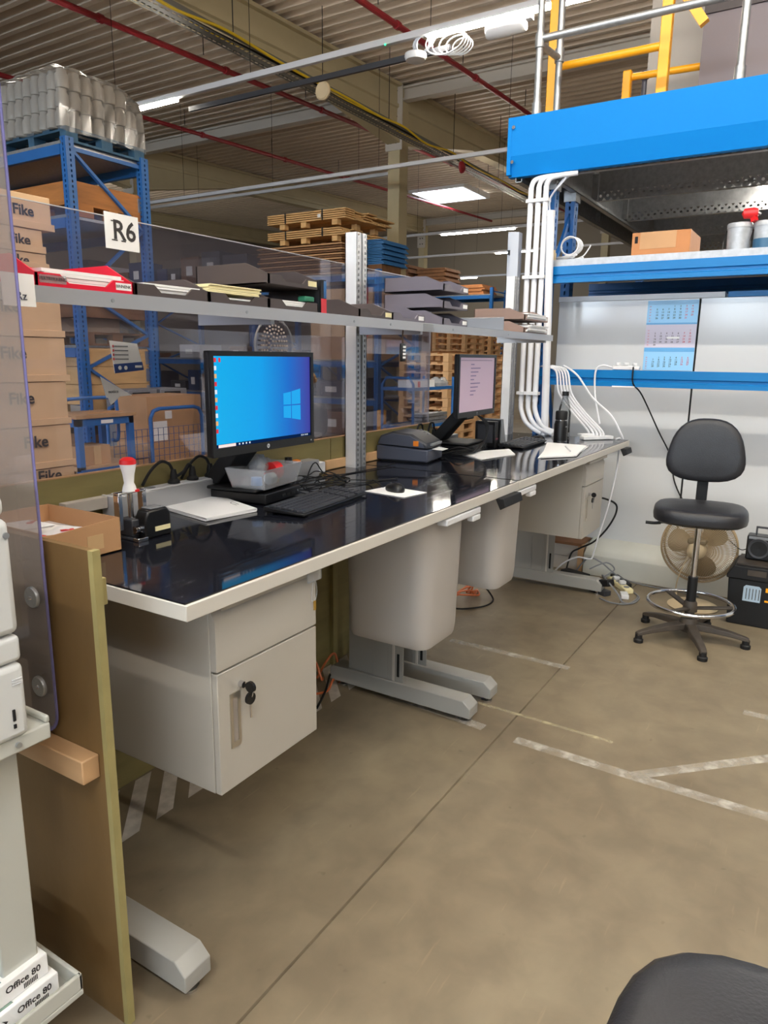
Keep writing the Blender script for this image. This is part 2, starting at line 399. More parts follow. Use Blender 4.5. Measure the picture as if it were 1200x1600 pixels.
# roof light
def roof_light(n, x, y, label):
    rl = struct('window_%d' % n, MB().add([(a, b, zr(a)-.005) for a, b in ((x-1, y-1), (x+1, y-1), (x+1, y+1), (x-1, y+1))], [(0, 1, 2, 3)]), M_SKY, label=label)
    for a, b in (((x-1.1, y-1.1), (x+1.1, y-1)), ((x-1.1, y+1), (x+1.1, y+1.1)), ((x-1.1, y-1), (x-1, y+1)), ((x+1, y-1), (x+1.1, y+1))):
        obj('window_frame', B((*a, zr(x)-.12), (*b, zr(x)+.05)), M_WHITE, rl)
roof_light(1, 24.95, 12.75, 'bright square roof light in the ribbed ceiling')
roof_light(2, -2.6, -1.6, 'roof light behind the viewer'); roof_light(3, -2.6, 4.2, 'roof light behind the viewer to the left')  # both out of view, added to brighten faces turned towards the camera
def ibeam(y, x0, x1, d0, d1, xm):
    """plate girder along x under the roof: depth d0 at x0, d1 at x1, the haunch starting at xm"""
    mb = MB(); xs = [x0, xm, x1]
    dm = d0 if d1 > d0 else d1
    ds = [d0, dm, d1]
    def sec(x, d): return [(x, y+s*w/2, zr(x)+z) for w, z in ((.34, 0), (.34, -.06), (.16, -.06), (.16, -.36), (.24, -.38), (.24, -.44), (.16, -.46), (.16, -d+.06), (.30, -d+.06), (.30, -d)) for s in (-1, 1)]
    vs = []; 
    for x, d in zip(xs, ds): vs += sec(x, d)
    fs = []
    for i in range(2):
        o, p = i*20, (i+1)*20
        for k in range(9): fs += [(o+2*k, o+2*k+2, p+2*k+2, p+2*k), (o+2*k+1, p+2*k+1, p+2*k+3, o+2*k+3)]
        fs += [(o+18, o+19, p+19, p+18), (o, p, p+1, o+1)]
    fs += [tuple(range(0, 20, 2))+tuple(range(19, 0, -2)), tuple(range(40, 60, 2))+tuple(range(59, 40, -2))]
    return struct('ceiling_beam', mb.add(vs, fs), M_BEAM)
for y in (0.1, 8.35, 16.6, 24.9): ibeam(y, -15, 13.78, .62, 1.12, 10.6); ibeam(y, 14.07, 30, 1.12, .62, 17.2)
def column(x, y, full=True):
    mb = B((x-.17, y-.14, 0), (x+.17, y+.14, zr(x)-.02))
    c = struct('column', mb, M_BEAM)
    obj('bolt_plate', B((x-.19, y-.20, zr(x)-1.25), (x-.171, y+.20, zr(x)-.05)), M_CONCB, c)
    for k in range(5):
        for s in (-.06, .06): obj('bolt', MB().cyl((x-.19, y+s, zr(x)-1.1+.24*k), (x-.205, y+s, zr(x)-1.1+.24*k), .025, 6), M_DARK, c)
    return c
for x, y in ((13.92, 8.35), (13.92, 16.6), (30, 8.35), (30, 16.6)): column(x, y)
for x in (13.92, 30.0):
    mb = MB()
    for z0, z1, w in ((-.04, -.08, .2), (-.08, -.26, .06), (-.26, -.30, .2)): mb.box((x-w/2, -10, zr(x)+z0), (x+w/2, 30, zr(x)+z1))
    struct('ceiling_beam', mb, M_CONCB)
struct('wall_far', B((34, -10, 0), (34.2, 30, 9)), M_WALLF)
struct('wall_left', B((-16, 27, 0), (45, 27.2, 9)), M_WALLF)

wb_ = struct('wall_back', MB().box((-15.4, -10, 0), (-15.2, 30, 2.7)).box((-15.4, -10, 4.6), (-15.2, 30, 9)), M_WALLF, label='hall wall far behind the viewer')
for k in range(8):
    w_ = struct('window_%d' % (k+4), B((-15.32, -9.9+4*k, 2.7), (-15.30, -6.1+4*k, 4.6)), M_SKY, label='strip window in the wall far behind the viewer')  # window out of view, assumed; glows to light faces turned towards the camera
    for z in (2.7, 3.17, 3.64, 4.11, 4.55): obj('window_bar', B((-15.30, -9.9+4*k, z), (-15.22, -6.1+4*k, z+.06)), M_UNLIT, w_)  # bars out of view, assumed from the lines reflected in the wall panel
    struct('trim_%d' % (k+1), B((-15.4, -6.1+4*k, 2.7), (-15.2, -5.9+4*k, 4.6)), M_WALLF)

# sprinkler pipes along x
for y, lab in ((6.25, 'red sprinkler pipe above the nearest white light trunk'), (9.75, 'red sprinkler pipe passing behind the cable tray, second from the desk'),
               (13.2, 'red sprinkler pipe above the wrapped pallet load, third from the desk'), (16.9, 'farthest red sprinkler pipe high over the dark racks')):
    t = thing('sprinkler_pipe', lab, 'pipe', (0, y, 6.0), group='red sprinkler pipes under the roof')
    obj('pipe_run', MB().cyl((-5, y, zr(-5)-.40), (29.8, y, zr(29.8)-.40), .045, 10), M_RED, t)
    for x in (7.2, 9.8, 12.6, 15.6, 18.6, 21.6):
        obj('hanger', MB().cyl((x, y, zr(x)-.3), (x, y, zr(x)+.02), .008, 5), M_DARK, t)
        obj('coupling', MB().cyl((x+.5, y, zr(x+.5)-.40), (x+.58, y, zr(x+.58)-.40), .062, 10), M_RED, t)
# cable tray with yellow cables, along x
ct = thing('cable_tray', 'perforated galvanised cable tray with yellow cable below the big roof beam', 'cable tray', (8, 7.3, 5.4))
ty, tz = 7.25, 5.55
obj('tray_floor', MB().holed((3, ty+.13, tz), (1, 0, 0), (0, -1, 0), 180, .09, .13, .055, .05, 4).holed((3, ty, tz), (1, 0, 0), (0, -1, 0), 180, .09, .13, .055, .05, 4), M_TRAYF, ct)
for s in (-.13, .13): obj('tray_side', B((3, ty+s-.002, tz), (19.2, ty+s+.002, tz+.06)), M_TRAYF, ct)
pts = [(3+.9*k, ty-.17+.03*math.sin(k*1.9), tz+.0+.035*math.sin(k*2.7)) for k in range(19)]
obj('yellow_cable', MB().tube(pts, .018, 6), M_YCAB, ct)
obj('yellow_cable', MB().tube([(3+.9*k, ty+.32+.04*math.sin(k*1.3), tz+.22+.03*math.sin(k*2.1)) for k in range(15)], .016, 6), M_YCAB, ct)
obj('black_cable', MB().tube([(3+.9*k, ty-.02+.03*math.sin(k*1.7), tz+.03) for k in range(19)], .02, 6), M_BLKM, ct)
for x in (6.2, 8.0, 10.0, 12.0, 14.6, 17):
    obj('hanger', MB().cyl((x, ty+.15, tz), (x, ty+.15, zr(x)), .007, 5), M_DARK, ct)
# flat round detector on the tray
dt = thing('smoke_detector', 'round cream disc hanging beside the cable tray', 'detector', (9.5, 7.0, 5.4))
obj('disc', MB().lathe((9.45, 6.99, 5.42), [(.0, -.03), (.11, -.03), (.13, -.01), (.13, .02), (.09, .035), (0, .035)], 24, 'x'), M_CREAM, dt, smooth=True)
obj('mount', MB().cyl((9.48, 6.99, 5.42), (9.5, 7.1, 5.55), .02, 8), M_WHITE, dt)

ab = thing('alarm_bell', 'small red alarm bell hanging on the far cable tray', 'alarm bell', (14.4, 7.05, 5.3))
obj('dome', MB().lathe((14.4, 7.08, 5.42), [(0, -.05), (.06, -.045), (.11, -.01), (.12, .03), (0, .035)], 20, 'y'), M_RED, ab, smooth=True)
obj('bracket', B((14.38, 7.11, 5.40), (14.42, 7.14, 5.56)), M_GALV, ab)
# light trunks, along y
TR = MB()
def trunk(x, z, y0, y1, lit, lab, unlit=()):
    t = thing('light_trunk', lab, 'ceiling light', (x, (y0+y1)/2, z), group='linear light trunks under the roof')
    obj('rail', B((x-.03, y0, z), (x+.03, y1, z+.07)), M_UNLIT, t, bevel=.006)
    for a, b in lit:
        obj('diffuser', B((x-.032, a, z-.035), (x+.032, b, z-.001)), M_DIFF, t)
    for y in [y0+1+2.6*k for k in range(int((y1-y0)/2.6))]:
        obj('hanger', MB().cyl((x, y, z+.07), (x, y, zr(x)+.12), .004, 4), M_DARK, t)
    return t
t1 = trunk(7.65, 5.0, -2, 12.5, [(.2, 4.2), (8.15, 9.3)], 'nearest white light trunk crossing overhead, brightly lit at its right end')
obj('lower_rail', B((7.72, 4.0, 4.83), (7.76, 8, 4.89)), M_DGREY2, t1)
obj('status_light', MB().lathe((7.6, 4.75, 4.99), [(.0, -.012), (.011, -.006), (.011, .006), (0, .012)], 8), M_LED, t1)
trunk(12.3, 5.0, -1, 16, [(-1, .5)], 'thin unlit light trunk crossing behind the beige column')
t3 = trunk(19.15, 5.0, 2, 14, [(7.8, 10.0)], 'lit light trunk below the roof light')
trunk(23.25, 5.0, 2, 14, [(8.8, 10.1)], 'small far light trunk right of the beige column')
trunk(29.6, 5.0, 6, 20, [(13.7, 15.4)], 'farthest lit light trunk above the brown sheets')
trunk(2.7, 5.2, -7, 5, [(-6.5, -4.5), (-4.0, -2.0), (-1.5, .5), (1.0, 3.0)], 'light trunk directly over the desks')  # out of view; assumed from the shadow bands on the white wall
trunk(-1.6, 5.2, -7, 6, [(-6, -2), (-1, 3)], 'light trunk behind the viewer')  # out of view; assumed by carrying on the trunk spacing
trunk(14.9, 5.6, 9, 24, [(20, 23)], 'dim light trunk over the dark racks at the back')
# things hanging on the nearest trunk
ap = thing('wireless_access_point', 'round white disc unit hanging below the nearest light trunk', 'access point', (7.65, 4.37, 4.72))
obj('disc', MB().lathe((7.65, 4.38, 4.83), [(0, -.06), (.11, -.055), (.125, -.02), (.12, .01), (0, .015)], 24), M_WHITE, ap, smooth=True)
obj('stem', MB().cyl((7.66, 4.38, 4.84), (7.68, 4.38, 5.0), .012, 8), M_GALV, ap)
cl = MB()
for k in range(5):
    cl.tube([(7.64+.01*k, 4.02+.23*math.cos(a)*(1-.12*k)-.05*k, 4.90+.13*math.sin(a)*(1-.1*k)-.02*k) for a in [2*PI*j/10 for j in range(10)]], .008, 5, closed=True)
solo('cable_coil', 'loose white cable loops hanging under the lit light trunk', 'cable', cl, M_WHITE, smooth=True)
cl = MB()
for k in range(3):
    cl.tube([(7.66, 4.28+.10*math.cos(a)+.02*k, 4.93+.08*math.sin(a)) for a in [2*PI*j/8 for j in range(8)]], .008, 5, closed=True)
solo('cable_coil', 'small grey cable loop above the round white access point', 'cable', cl, M_CONDG, smooth=True)
em = thing('emergency_light', 'white half-round emergency light under the bright trunk', 'emergency light', (7.7, 3.4, 4.8))
obj('housing', MB().lathe((7.7, 3.1, 4.90), [(0, 0), (.06, .02), (.075, .05), (.075, .42), (.06, .45), (0, .47)], 14, 'y'), M_WHITE, em, smooth=True)
obj('bracket', B((7.66, 3.05, 4.93), (7.74, 3.12, 5.0)), M_UNLIT, em)

# ================================================================== MEZZANINE
mz = thing('mezzanine', 'storage mezzanine with bright blue edge beam and perforated steel joists', 'mezzanine', (6.5, 0, 2.8))
obj('edge_beam', MB().prism([(5.0, 3.165), (5.0, 2.92), (5.035, 2.79), (5.09, 2.79), (5.09, 2.80), (5.045, 2.80), (5.012, 2.92), (5.012, 3.165)], 'y', -4, 2.115), M_MEZZ, mz)
obj('end_plate', B((4.998, 2.09, 2.80), (5.09, 2.118, 3.165)), M_MEZZ, mz)
for z in (2.88, 3.10): obj('bolt', MB().cyl((5.0, 2.075, z), (4.988, 2.075, z), .012, 8), M_CHROME, mz)
obj('deck', B((5.02, -4, 3.03), (10, 2.1, 3.07)), M_GALV, mz)
for x in (5.14, 6.1, 7.05, 8.15, 9.2):
    j = obj('joist', MB().box((x, -4, 2.865), (x+.003, 1.79, 3.03)).box((x, -4, 2.862), (x+.06, 1.79, 2.865)).box((x, -4, 3.02), (x+.06, 1.79, 3.03)), M_GALV, mz)
    obj('perforated_lip', MB().holed((x-.012, 1.79, 2.828), (0, -1, 0), (0, 0, 1), 104, .055, .072, .022, .022, 8), M_GALV, j)
    obj('lip_edge', MB().box((x-.012, -4, 2.790), (x+.03, 1.79, 2.793)), M_GALV, j)
for y in (1.83, 2.07):
    obj('girder', MB().box((5.06, y-.003, 2.76), (9.5, y+.003, 3.02)).box((5.06, y-.045, 2.76), (9.5, y+.003, 2.764)).box((5.06, y-.045, 2.76), (9.5, y-.041, 2.785)), M_GALV, mz)
    for x in (5.23, 6.06, 7.01): obj('angle_cleat', B((x, y-.05, 2.80), (x+.05, y-.004, 2.99)), M_GALV, mz)
lp = thing('tube_lamp', 'bright tube lamp under the mezzanine above the grey pails', 'lamp', (6.8, .35, 2.9))
obj('body', B((6.77, -.4, 2.93), (6.87, .72, 2.99)), M_WHITE, lp)
obj('diffuser', B((6.785, -.38, 2.90), (6.855, .7, 2.93)), M_DIFF, lp)

# railings and gate on top of the mezzanine
ra = thing('guard_rail', 'galvanised tube guard rail along the mezzanine edge', 'railing', (5.03, .5, 3.165))
for x, y in ((5.065, 1.945), (5.36, 1.91), (5.065, .695), (5.065, -.8)):
    p = obj('post', MB().cyl((x, y, 3.07), (x, y, 4.5), .024, 14), M_GALV, ra, smooth=True)
    obj('socket', MB().cyl((x, y, 3.07), (x, y, 3.25), .032, 14), M_GALV, p, smooth=True)
    if y > 1.8: obj('clamp', MB().cyl((x, y, 3.585), (x, y, 3.67), .033, 14), M_GALV, p, smooth=True)
obj('mid_rail', MB().cyl((5.065, 1.945, 3.64), (5.065, -2, 3.64), .024, 14), M_GALV, ra, smooth=True)
obj('top_rail', MB().cyl((5.065, 1.945, 4.45), (5.065, -2, 4.45), .024, 14), M_GALV, ra, smooth=True)
obj('return_rail', MB().cyl((5.065, 1.945, 3.61), (5.36, 1.91, 3.61), .022, 14), M_GALV, ra, smooth=True)
gt = thing('pallet_gate', 'yellow steel pallet gate frame behind the guard rail on mezzanine', 'gate', (5.5, 1.6, 3.07))
for y in (2.0, 1.23): obj('post', B((5.47, y-.035, 3.07), (5.53, y+.035, 4.6)), M_YEL, gt, bevel=.005)
obj('rail', MB().cyl((5.5, 2.0, 3.61), (5.5, 1.23, 3.61), .026, 12), M_YEL, gt, smooth=True)
obj('brace', MB().bar((5.52, 1.19, 3.98), (5.52, 1.0, 3.70), .05, .06), M_YEL, gt)
gt = thing('pallet_gate', 'small yellow gate frame farther back on mezzanine', 'gate', (6.2, 1.3, 3.07))
obj('post', B((6.16, 1.615, 3.07), (6.22, 1.68, 3.74)), M_YEL, gt, bevel=.01)
obj('rail', MB().cyl((6.2, 1.64, 3.695), (6.2, .9, 3.675), .025, 12), M_YEL, gt, smooth=True)
obj('gas_spring', MB().cyl((6.24, 1.53, 3.07), (6.24, 1.53, 3.68), .02, 8), M_DGREY, gt)
obj('end_cap', MB().cyl((6.24, 1.53, 3.68), (6.24, 1.53, 3.73), .032, 10), M_BLK, gt)
struct('wall_mezzanine', B((7.0, -3, 3.07), (7.1, 1.70, zr(7)-.02)), M_CONCB, label='beige wall cladding standing on the mezzanine')
cb = thing('storage_cabinet', 'large dark grey cabinet standing on mezzanine behind the railing', 'cabinet', (6.3, .3, 3.07))
obj('body', B((6.1, -2.2, 3.07), (6.7, 1.11, 5.2)), M_GCAB, cb)
obj('seam', B((6.092, .58, 3.07), (6.1, .60, 5.2)), M_DARK, cb)
obj('top_panel', B((6.085, .6, 3.98), (6.1, 1.11, 5.2)), mat('dark_panel', (74, 66, 66), .6), cb)

# ================================================================== RIGHT WALL (under the mezzanine)
wr = struct('wall_right', B((5.40, -4, .0), (5.44, 1.78, 1.90)), M_PLINTH, label='white panel wall below the mezzanine')
for a, b in ((.835, 1.80), (-.5, .823), (-2, -.512)): 
    obj('panel', B((5.35, a, .22), (5.40, b, 1.965)), M_PANEL, wr, bevel=.003)
obj('joint', B((5.365, .82, .22), (5.40, .84, 1.96)), M_DARK, wr)
obj('cap_rail', B((5.335, .68, 1.965), (5.41, 1.80, 2.0)), M_WHITE, wr)
obj('cap_rail', B((5.335, -2, 1.965), (5.41, .66, 2.0)), M_BLUEL, wr)
struct('baseboard_right', MB().prism([(5.10, 0), (5.115, .15), (5.18, .20), (5.40, .24), (5.40, 0)], 'y', -3, 1.42), M_PLINTH, label='pale grey plinth along the foot of the white wall', bevel=.006)
lb = thing('plinth_box', 'weathered wooden box end under the wall beside the far desk foot', 'wooden box', (5.2, 1.7, 0))
obj('board', B((5.16, 1.44, .0), (5.30, 2.02, .10)), M_CONCB, lb); obj('board', B((5.16, 1.44, .105), (5.30, 2.02, .20)), M_CONCB, lb)
obj('batten', B((5.13, 1.43, 0), (5.16, 1.47, .21)), M_BATTEN, lb)
obj('top_slat', B((5.10, 1.44, .205), (5.34, 2.02, .225)), M_WOODD, lb)
# rack carrying the mezzanine: uprights, beams, deck
def upright(mb, x, y, z0, z1, w=.09, d=.07):
    """perforated upright: two holed faces (-x and -y) and plain sides"""
    n = max(4, int((z1-z0)/.05)); c = (z1-z0)/n
    mb.holed((x, y+d/2, z0), (0, 0, 1), (0, 1, 0), n, c, d, c*.55, .014, 4)
    mb.holed((x+w/2, y, z0), (0, 0, 1), (1, 0, 0), n, c, w, c*.5, .016, 4)
    mb.add([(x+w, y, z0), (x+w, y+d, z0), (x+w, y+d, z1), (x+w, y, z1), (x, y+d, z0), (x, y+d, z1)], [(0, 1, 2, 3), (1, 4, 5, 2)])
    return mb
SB = [(0, 0), (0, .028), (.012, .034), (.012, .05), (0, .056), (0, .11), (.05, .11), (.05, 0)]
def sbeam(x, z, y0, y1): return MB().prism([(x+a, z+b) for a, b in SB], 'y', y0, y1)
rk = thing('shelf_rack', 'blue storage rack with galvanised deck over the white panels', 'rack', (5.5, .5, 0))
for x, y, z1 in ((5.12, 1.80, 2.78), (5.56, 1.80, 2.78), (7.9, 1.80, 2.78), (7.9, 1.2, 2.0)):
    u = obj('upright', upright(MB(), x, y, 0, z1), M_BLUE, rk)
    obj('cap_plate', B((x-.01, y-.01, z1-.08), (x+.1, y+.08, z1)), M_GALV, u)
obj('beam', sbeam(5.04, 2.07, -4, 1.84), M_BLUEL, rk)
obj('beam', sbeam(5.04, 1.375, -4, 1.83), M_BLUEL, rk)
obj('beam', sbeam(6.2, 2.06, -4, 1.84), M_BLUE, rk)
obj('deck', B((5.055, -4, 2.182), (6.25, 1.84, 2.225)), M_GALVP, rk)
obj('brace', MB().bar((5.17, 1.84, 1.75), (5.60, 1.84, .75), .035, .02, (0, 1, 0)), M_BLUE, rk)
obj('brace', MB().bar((5.17, 1.84, 2.05), (5.60, 1.84, 2.62), .035, .02, (0, 1, 0)), M_BLUE, rk)
obj('grey_post', B((4.995, 2.0, 0), (5.06, 2.06, 2.42)), M_CONDG, rk)
obj('bottom_label', B((5.036, 1.14, 1.372), (5.05, 1.29, 1.380)), M_PAPER, rk)
struct('wall_infill', B((6.3, -4, 1.2), (6.34, 1.7, 2.06)), M_PANEL, label='pale panel visible through the gap above the white wall')
# items on the deck
bx = thing('cardboard_box', 'brown cardboard box on the galvanised shelf under the mezzanine', 'box', (5.5, 1.13, 2.225))
obj('carton', B((5.35, .93, 2.225), (5.75, 1.31, 2.41)), M_CARTO, bx, bevel=.003)
obj('paper_label', B((5.348, 1.02, 2.30), (5.35, 1.255, 2.41)), M_CART, bx)
obj('hand_slot', B((5.347, 1.27, 2.34), (5.35, 1.29, 2.385)), M_DARK, bx)
for y, lab, sc in ((.63, 'plain grey plastic pail on the shelf right of cardboard box', 1), (.475, 'grey pail with blue label at the right edge of the shelf', 1.02)):
    p = thing('pail', lab, 'pail', (5.3, y, 2.225), group='grey pails on the shelf under the mezzanine')
    obj('body', MB().lathe((5.3, y, 2.225), [(0, 0), (.066*sc, 0), (.072*sc, .155), (.0, .155)], 24), M_GALVP if y > .6 else M_GALVP, p, smooth=True)
    obj('lid', MB().lathe((5.3, y, 2.38), [(0, 0), (.075*sc, 0), (.075*sc, .022), (.07*sc, .03), (0, .03)], 24), M_MGREY if 0 else M_GALVP, p, smooth=True)
    if y < .6:
        obj('label', MB().lathe((5.3, y, 2.235), [(.0, 0), (.0715, 0), (.0735, .07), (0, .07)], 24), mat('teal_label', (52, 96, 128), .4), p, smooth=True)
    h = obj('handle', MB().tube([(5.3, y+.075, 2.37), (5.24, y+.08, 2.30), (5.225, y+.078, 2.25)], .004, 5), M_BLK, p)
sg = thing('spray_trigger', 'red caulking gun head lying on the grey pails', 'tool', (5.28, .56, 2.41))
obj('body', MB().lathe((5.26, .58, 2.46), [(0, -.05), (.025, -.05), (.034, -.02), (.03, .03), (0, .045)], 12, 'y'), M_REDP, sg, smooth=True)
obj('grip', MB().bar((5.26, .56, 2.46), (5.25, .545, 2.41), .03, .03), M_REDP, sg)
obj('nozzle', MB().cyl((5.26, .53, 2.46), (5.26, .515, 2.45), .008, 8), M_GALV, sg)
cc = MB()
for k in range(9):
    r = .075+.012*(k % 3)
    cc.tube([(5.18+.05*math.sin(k)+.6*r*math.cos(a), 1.70+.02*math.cos(k*2)+r*math.cos(a), 2.232+.006*k+.004*math.sin(3*a)) if k < 5 else (5.17+.015*(k-5), 1.69+.06*math.cos(a)*(1+.1*(k-5)), 2.33+.06*math.sin(a)) for a in [2*PI*j/12 for j in range(12)]], .005, 5, closed=True)
cc.tube([(5.2, 1.66, 2.24), (5.2, 1.6, 2.26), (5.2, 1.56, 2.31), (5.2, 1.55, 2.33)], .005, 5)
solo('cable_coil', 'coiled white cable lying on the left end of the galvanised shelf', 'cable', cc, M_WHITE, smooth=True)
wc = solo('cap', 'cream round plastic cap on the shelf beside the white cable coil', 'cap', MB().cyl((5.12, 1.80, 2.225), (5.12, 1.80, 2.28), .034, 16).cyl((5.12, 1.80, 2.28), (5.12, 1.80, 2.30), .026, 16), M_CREAM)
# calendar
ca = thing('wall_calendar', 'blue three-month wall calendar hanging on the white panel', 'calendar', (5.345, 1.0, 1.48))
CX = 5.347
def cal_block(z1, z0, m, first, days, shift):
    b = obj('month_sheet', B((CX-.002, .835, z0), (CX, 1.165, z1)), m, ca)
    rows = []; d = 1; r = shift
    grid = [[None]*7 for _ in range(6)]
    for k in range(days):
        w, c = divmod(shift+k, 7)
        if w < 6: grid[w][c] = k+1
    dz = (z1-z0-.035)/6.2
    for w in range(6):
        for c in range(7):
            if grid[w][c]:
                text('day_number', str(grid[w][c]), .0165, M_REDI if c > 4 else M_INK, b, (CX-.0025, 1.10-.038*c, z1-.04-dz*w), (0, -1, 0), (0, 0, 1), .0002, depth=.0002) if dz*w+.04 < z1-z0 else None
        text('week_number', str(first+w), .012, M_REDI, b, (CX-.0025, 1.145, z1-.04-dz*w), (0, -1, 0), (0, 0, 1), depth=.0002)
    return b
cal_block(1.955, 1.80, M_CALB, 27, 31, 3)
obj('header_band', B((CX-.003, .835, 1.795), (CX, 1.165, 1.806)), M_CALBD, ca)
cal_block(1.795, 1.64, M_CALP, 31, 30, 6)
obj('header_band', B((CX-.003, .835, 1.612), (CX, 1.165, 1.64)), M_CALBD, ca)
cal_block(1.612, 1.485, M_CALB, 36, 31, 1)
obj('date_window', B((CX-.006, .94, 1.70), (CX-.003, 1.02, 1.712)), M_PAPER, ca)

# ================================================================== DESKS
D = 1.015
def foot(x, parent, y0=1.16, y1=1.90, w=.085):
    f = obj('foot', MB().prism([(y0+.0, .05), (y0, .075), (y0+.035, .105), (y1-.02, .105), (y1, .09), (y1, .03), (y0+.0, .03)], 'x', x-w/2, x+w/2), M_FOOT, parent, bevel=.003)
    for y in (y0+.035, y1-.05):
        obj('leveller', MB().lathe((x, y, 0), [(0, 0), (.026, 0), (.026, .008), (.011, .012), (.011, .032), (0, .032)], 12), M_CHROME, f)
    c = obj('column', MB().box((x-.03, 1.58, .105), (x+.03, 1.66, D-.05)).box((x-.03, 1.50, .105), (x-.026, 1.58, D-.3)), M_FOOT, parent, bevel=.003)
    obj('column_sleeve', B((x-.024, 1.66, .105), (x+.024, 1.80, .8)), M_FOOT, c)
    obj('column_rib', B((x-.034, 1.545, .105), (x-.030, 1.556, .8)), M_DESKW, c)
    obj('slot', B((x-.033, 1.52, .13), (x-.0305, 1.532, .24)), M_DARK, c)
    return f
def desk(x0, x1, label, feet):
    t = thing('desk', label, 'desk', ((x0+x1)/2, 1.6, 0), group='white height-adjustable desks')
    obj('tabletop', B((x0, 1.15, D-.042), (x1, 2.03, D-.004)), M_DESKW, t, bevel=.002)
    obj('glass_mat', B((x0+.004, 1.158, D-.004), (x1-.004, 2.026, D)), M_TOPG, t)
    obj('crossbeam', B((x0+.12, 1.55, D-.10), (x1-.12, 1.63, D-.042)), M_FOOT, t)
    for x in feet: foot(x, t)
    return t
d1 = desk(1.04, 3.02, 'white desk with black glass top nearest the viewer', (1.03, 2.64))
d2 = desk(3.03, 5.07, 'white desk with black glass top farther away by the white wall', (2.86, 4.70))
cp = obj('control_panel', MB().prism([(1.12, .975), (1.16, .975), (1.135, .925), (1.11, .94)], 'x', 2.77, 2.97), M_BLKM, d1, bevel=.003)
for k in range(5): obj('button', B((2.80+.033*k, 1.137, .944), (2.815+.033*k, 1.149, .951)), M_MGREY, cp)
cp = obj('control_panel', MB().prism([(1.12, .975), (1.16, .975), (1.135, .925), (1.11, .94)], 'x', 4.86, 5.0), M_BLKM, d2, bevel=.003)

def pedestal(x0, z0, z1, label, split):
    w = .405; y0, y1 = 1.2, 1.68
    t = thing('drawer_pedestal', label, 'cabinet', (x0+w/2, 1.45, z0), group='drawer pedestals hung under the desks')
    obj('body', B((x0, y0+.02, z0), (x0+w, y1, z1)), M_PED, t, bevel=.002)
    d = obj('drawer', MB().prism([(y0, split+.003), (y0, z1-.045), (y0+.016, z1-.02), (y0+.02, z1-.02), (y0+.02, split+.003)], 'x', x0+.002, x0+w-.002), M_PED, t, bevel=.001)
    obj('finger_grip', MB().prism([(y0-.004, z1-.012), (y0+.02, z1-.012), (y0+.02, z1-.003), (y0-.012, z1-.003), (y0-.012, z1-.018), (y0-.004, z1-.018)], 'x', x0+.02, x0+w+.004), M_PED, d)
    dr = obj('door', B((x0+.002, y0, z0), (x0+w-.002, y0+.019, split-.003)), M_PED, t, bevel=.002)
    hx, hz = x0+.06, split-.145
    h = MB()
    for a, b in (((-.018, -.075), (.018, -.06)), ((-.018, .06), (.018, .075)), ((-.018, -.06), (-.009, .06)), ((.009, -.06), (.018, .06))):
        h.box((hx+a[0], y0-.003, hz+a[1]), (hx+b[0], y0+.001, hz+b[1]))
    obj('handle', h, M_NICKEL, dr)
    obj('handle_recess', B((hx-.009, y0-.0006, hz-.06), (hx+.009, y0+.001, hz+.06)), mat('recess_grey', (150, 140, 132), .6), dr)
    lk = obj('lock', MB().cyl((hx+.022, y0+.002, split-.055), (hx+.022, y0-.014, split-.055), .009, 12), M_CHROME, dr)
    t['lock'] = 1
    del t['lock']
    k = thing('key', ('black headed key in the lock of the near pedestal' if x0 < 2 else 'black headed key in the lock of the far pedestal'), 'key', (hx+.022, y0-.016, split-.055), group='keys in the pedestal locks')
    obj('key_head', MB().lathe((hx+.026, y0-.032, split-.058), [(0, -.004), (.015, -.004), (.015, .004), (0, .004)], 14, 'x'), M_BLK, k)
    obj('spare_key_head', MB().lathe((hx+.03, y0-.026, split-.092), [(0, -.004), (.016, -.004), (.016, .004), (0, .004)], 14, 'y'), M_BLK, k)
    obj('spare_key_blade', B((hx+.027, y0-.028, split-.145), (hx+.033, y0-.026, split-.105)), M_CHROME, k)
    obj('key_ring', MB().tube([(hx+.028+.001, y0-.03+.006*math.sin(a), split-.075+.012*math.cos(a)) for a in [2*PI*j/8 for j in range(8)]], .0012, 5, closed=True), M_CHROME, k)
    return t
pedestal(1.17, .452, .965, 'light grey drawer pedestal hung under the near desk', .785)
p2_ = pedestal(4.25, .475, .955, 'light grey drawer pedestal hung under the far desk', .80)
kt = thing('key_tag', 'clear key tag with small brass key taped to the near pedestal', 'key', (1.53, 1.19, .85))
obj('plate', B((1.515, 1.180, .93), (1.575, 1.1855, .965)), M_CLRP, kt)
obj('ring', MB().tube([(1.54, 1.182, .93), (1.532, 1.182, .90), (1.535, 1.182, .872), (1.545, 1.182, .868), (1.555, 1.182, .895), (1.55, 1.182, .93)], .001, 5), M_CLRP, kt)
obj('key', B((1.538, 1.178, .845), (1.546, 1.182, .872)), mat('brass', (200, 160, 80), .35, .8), kt)

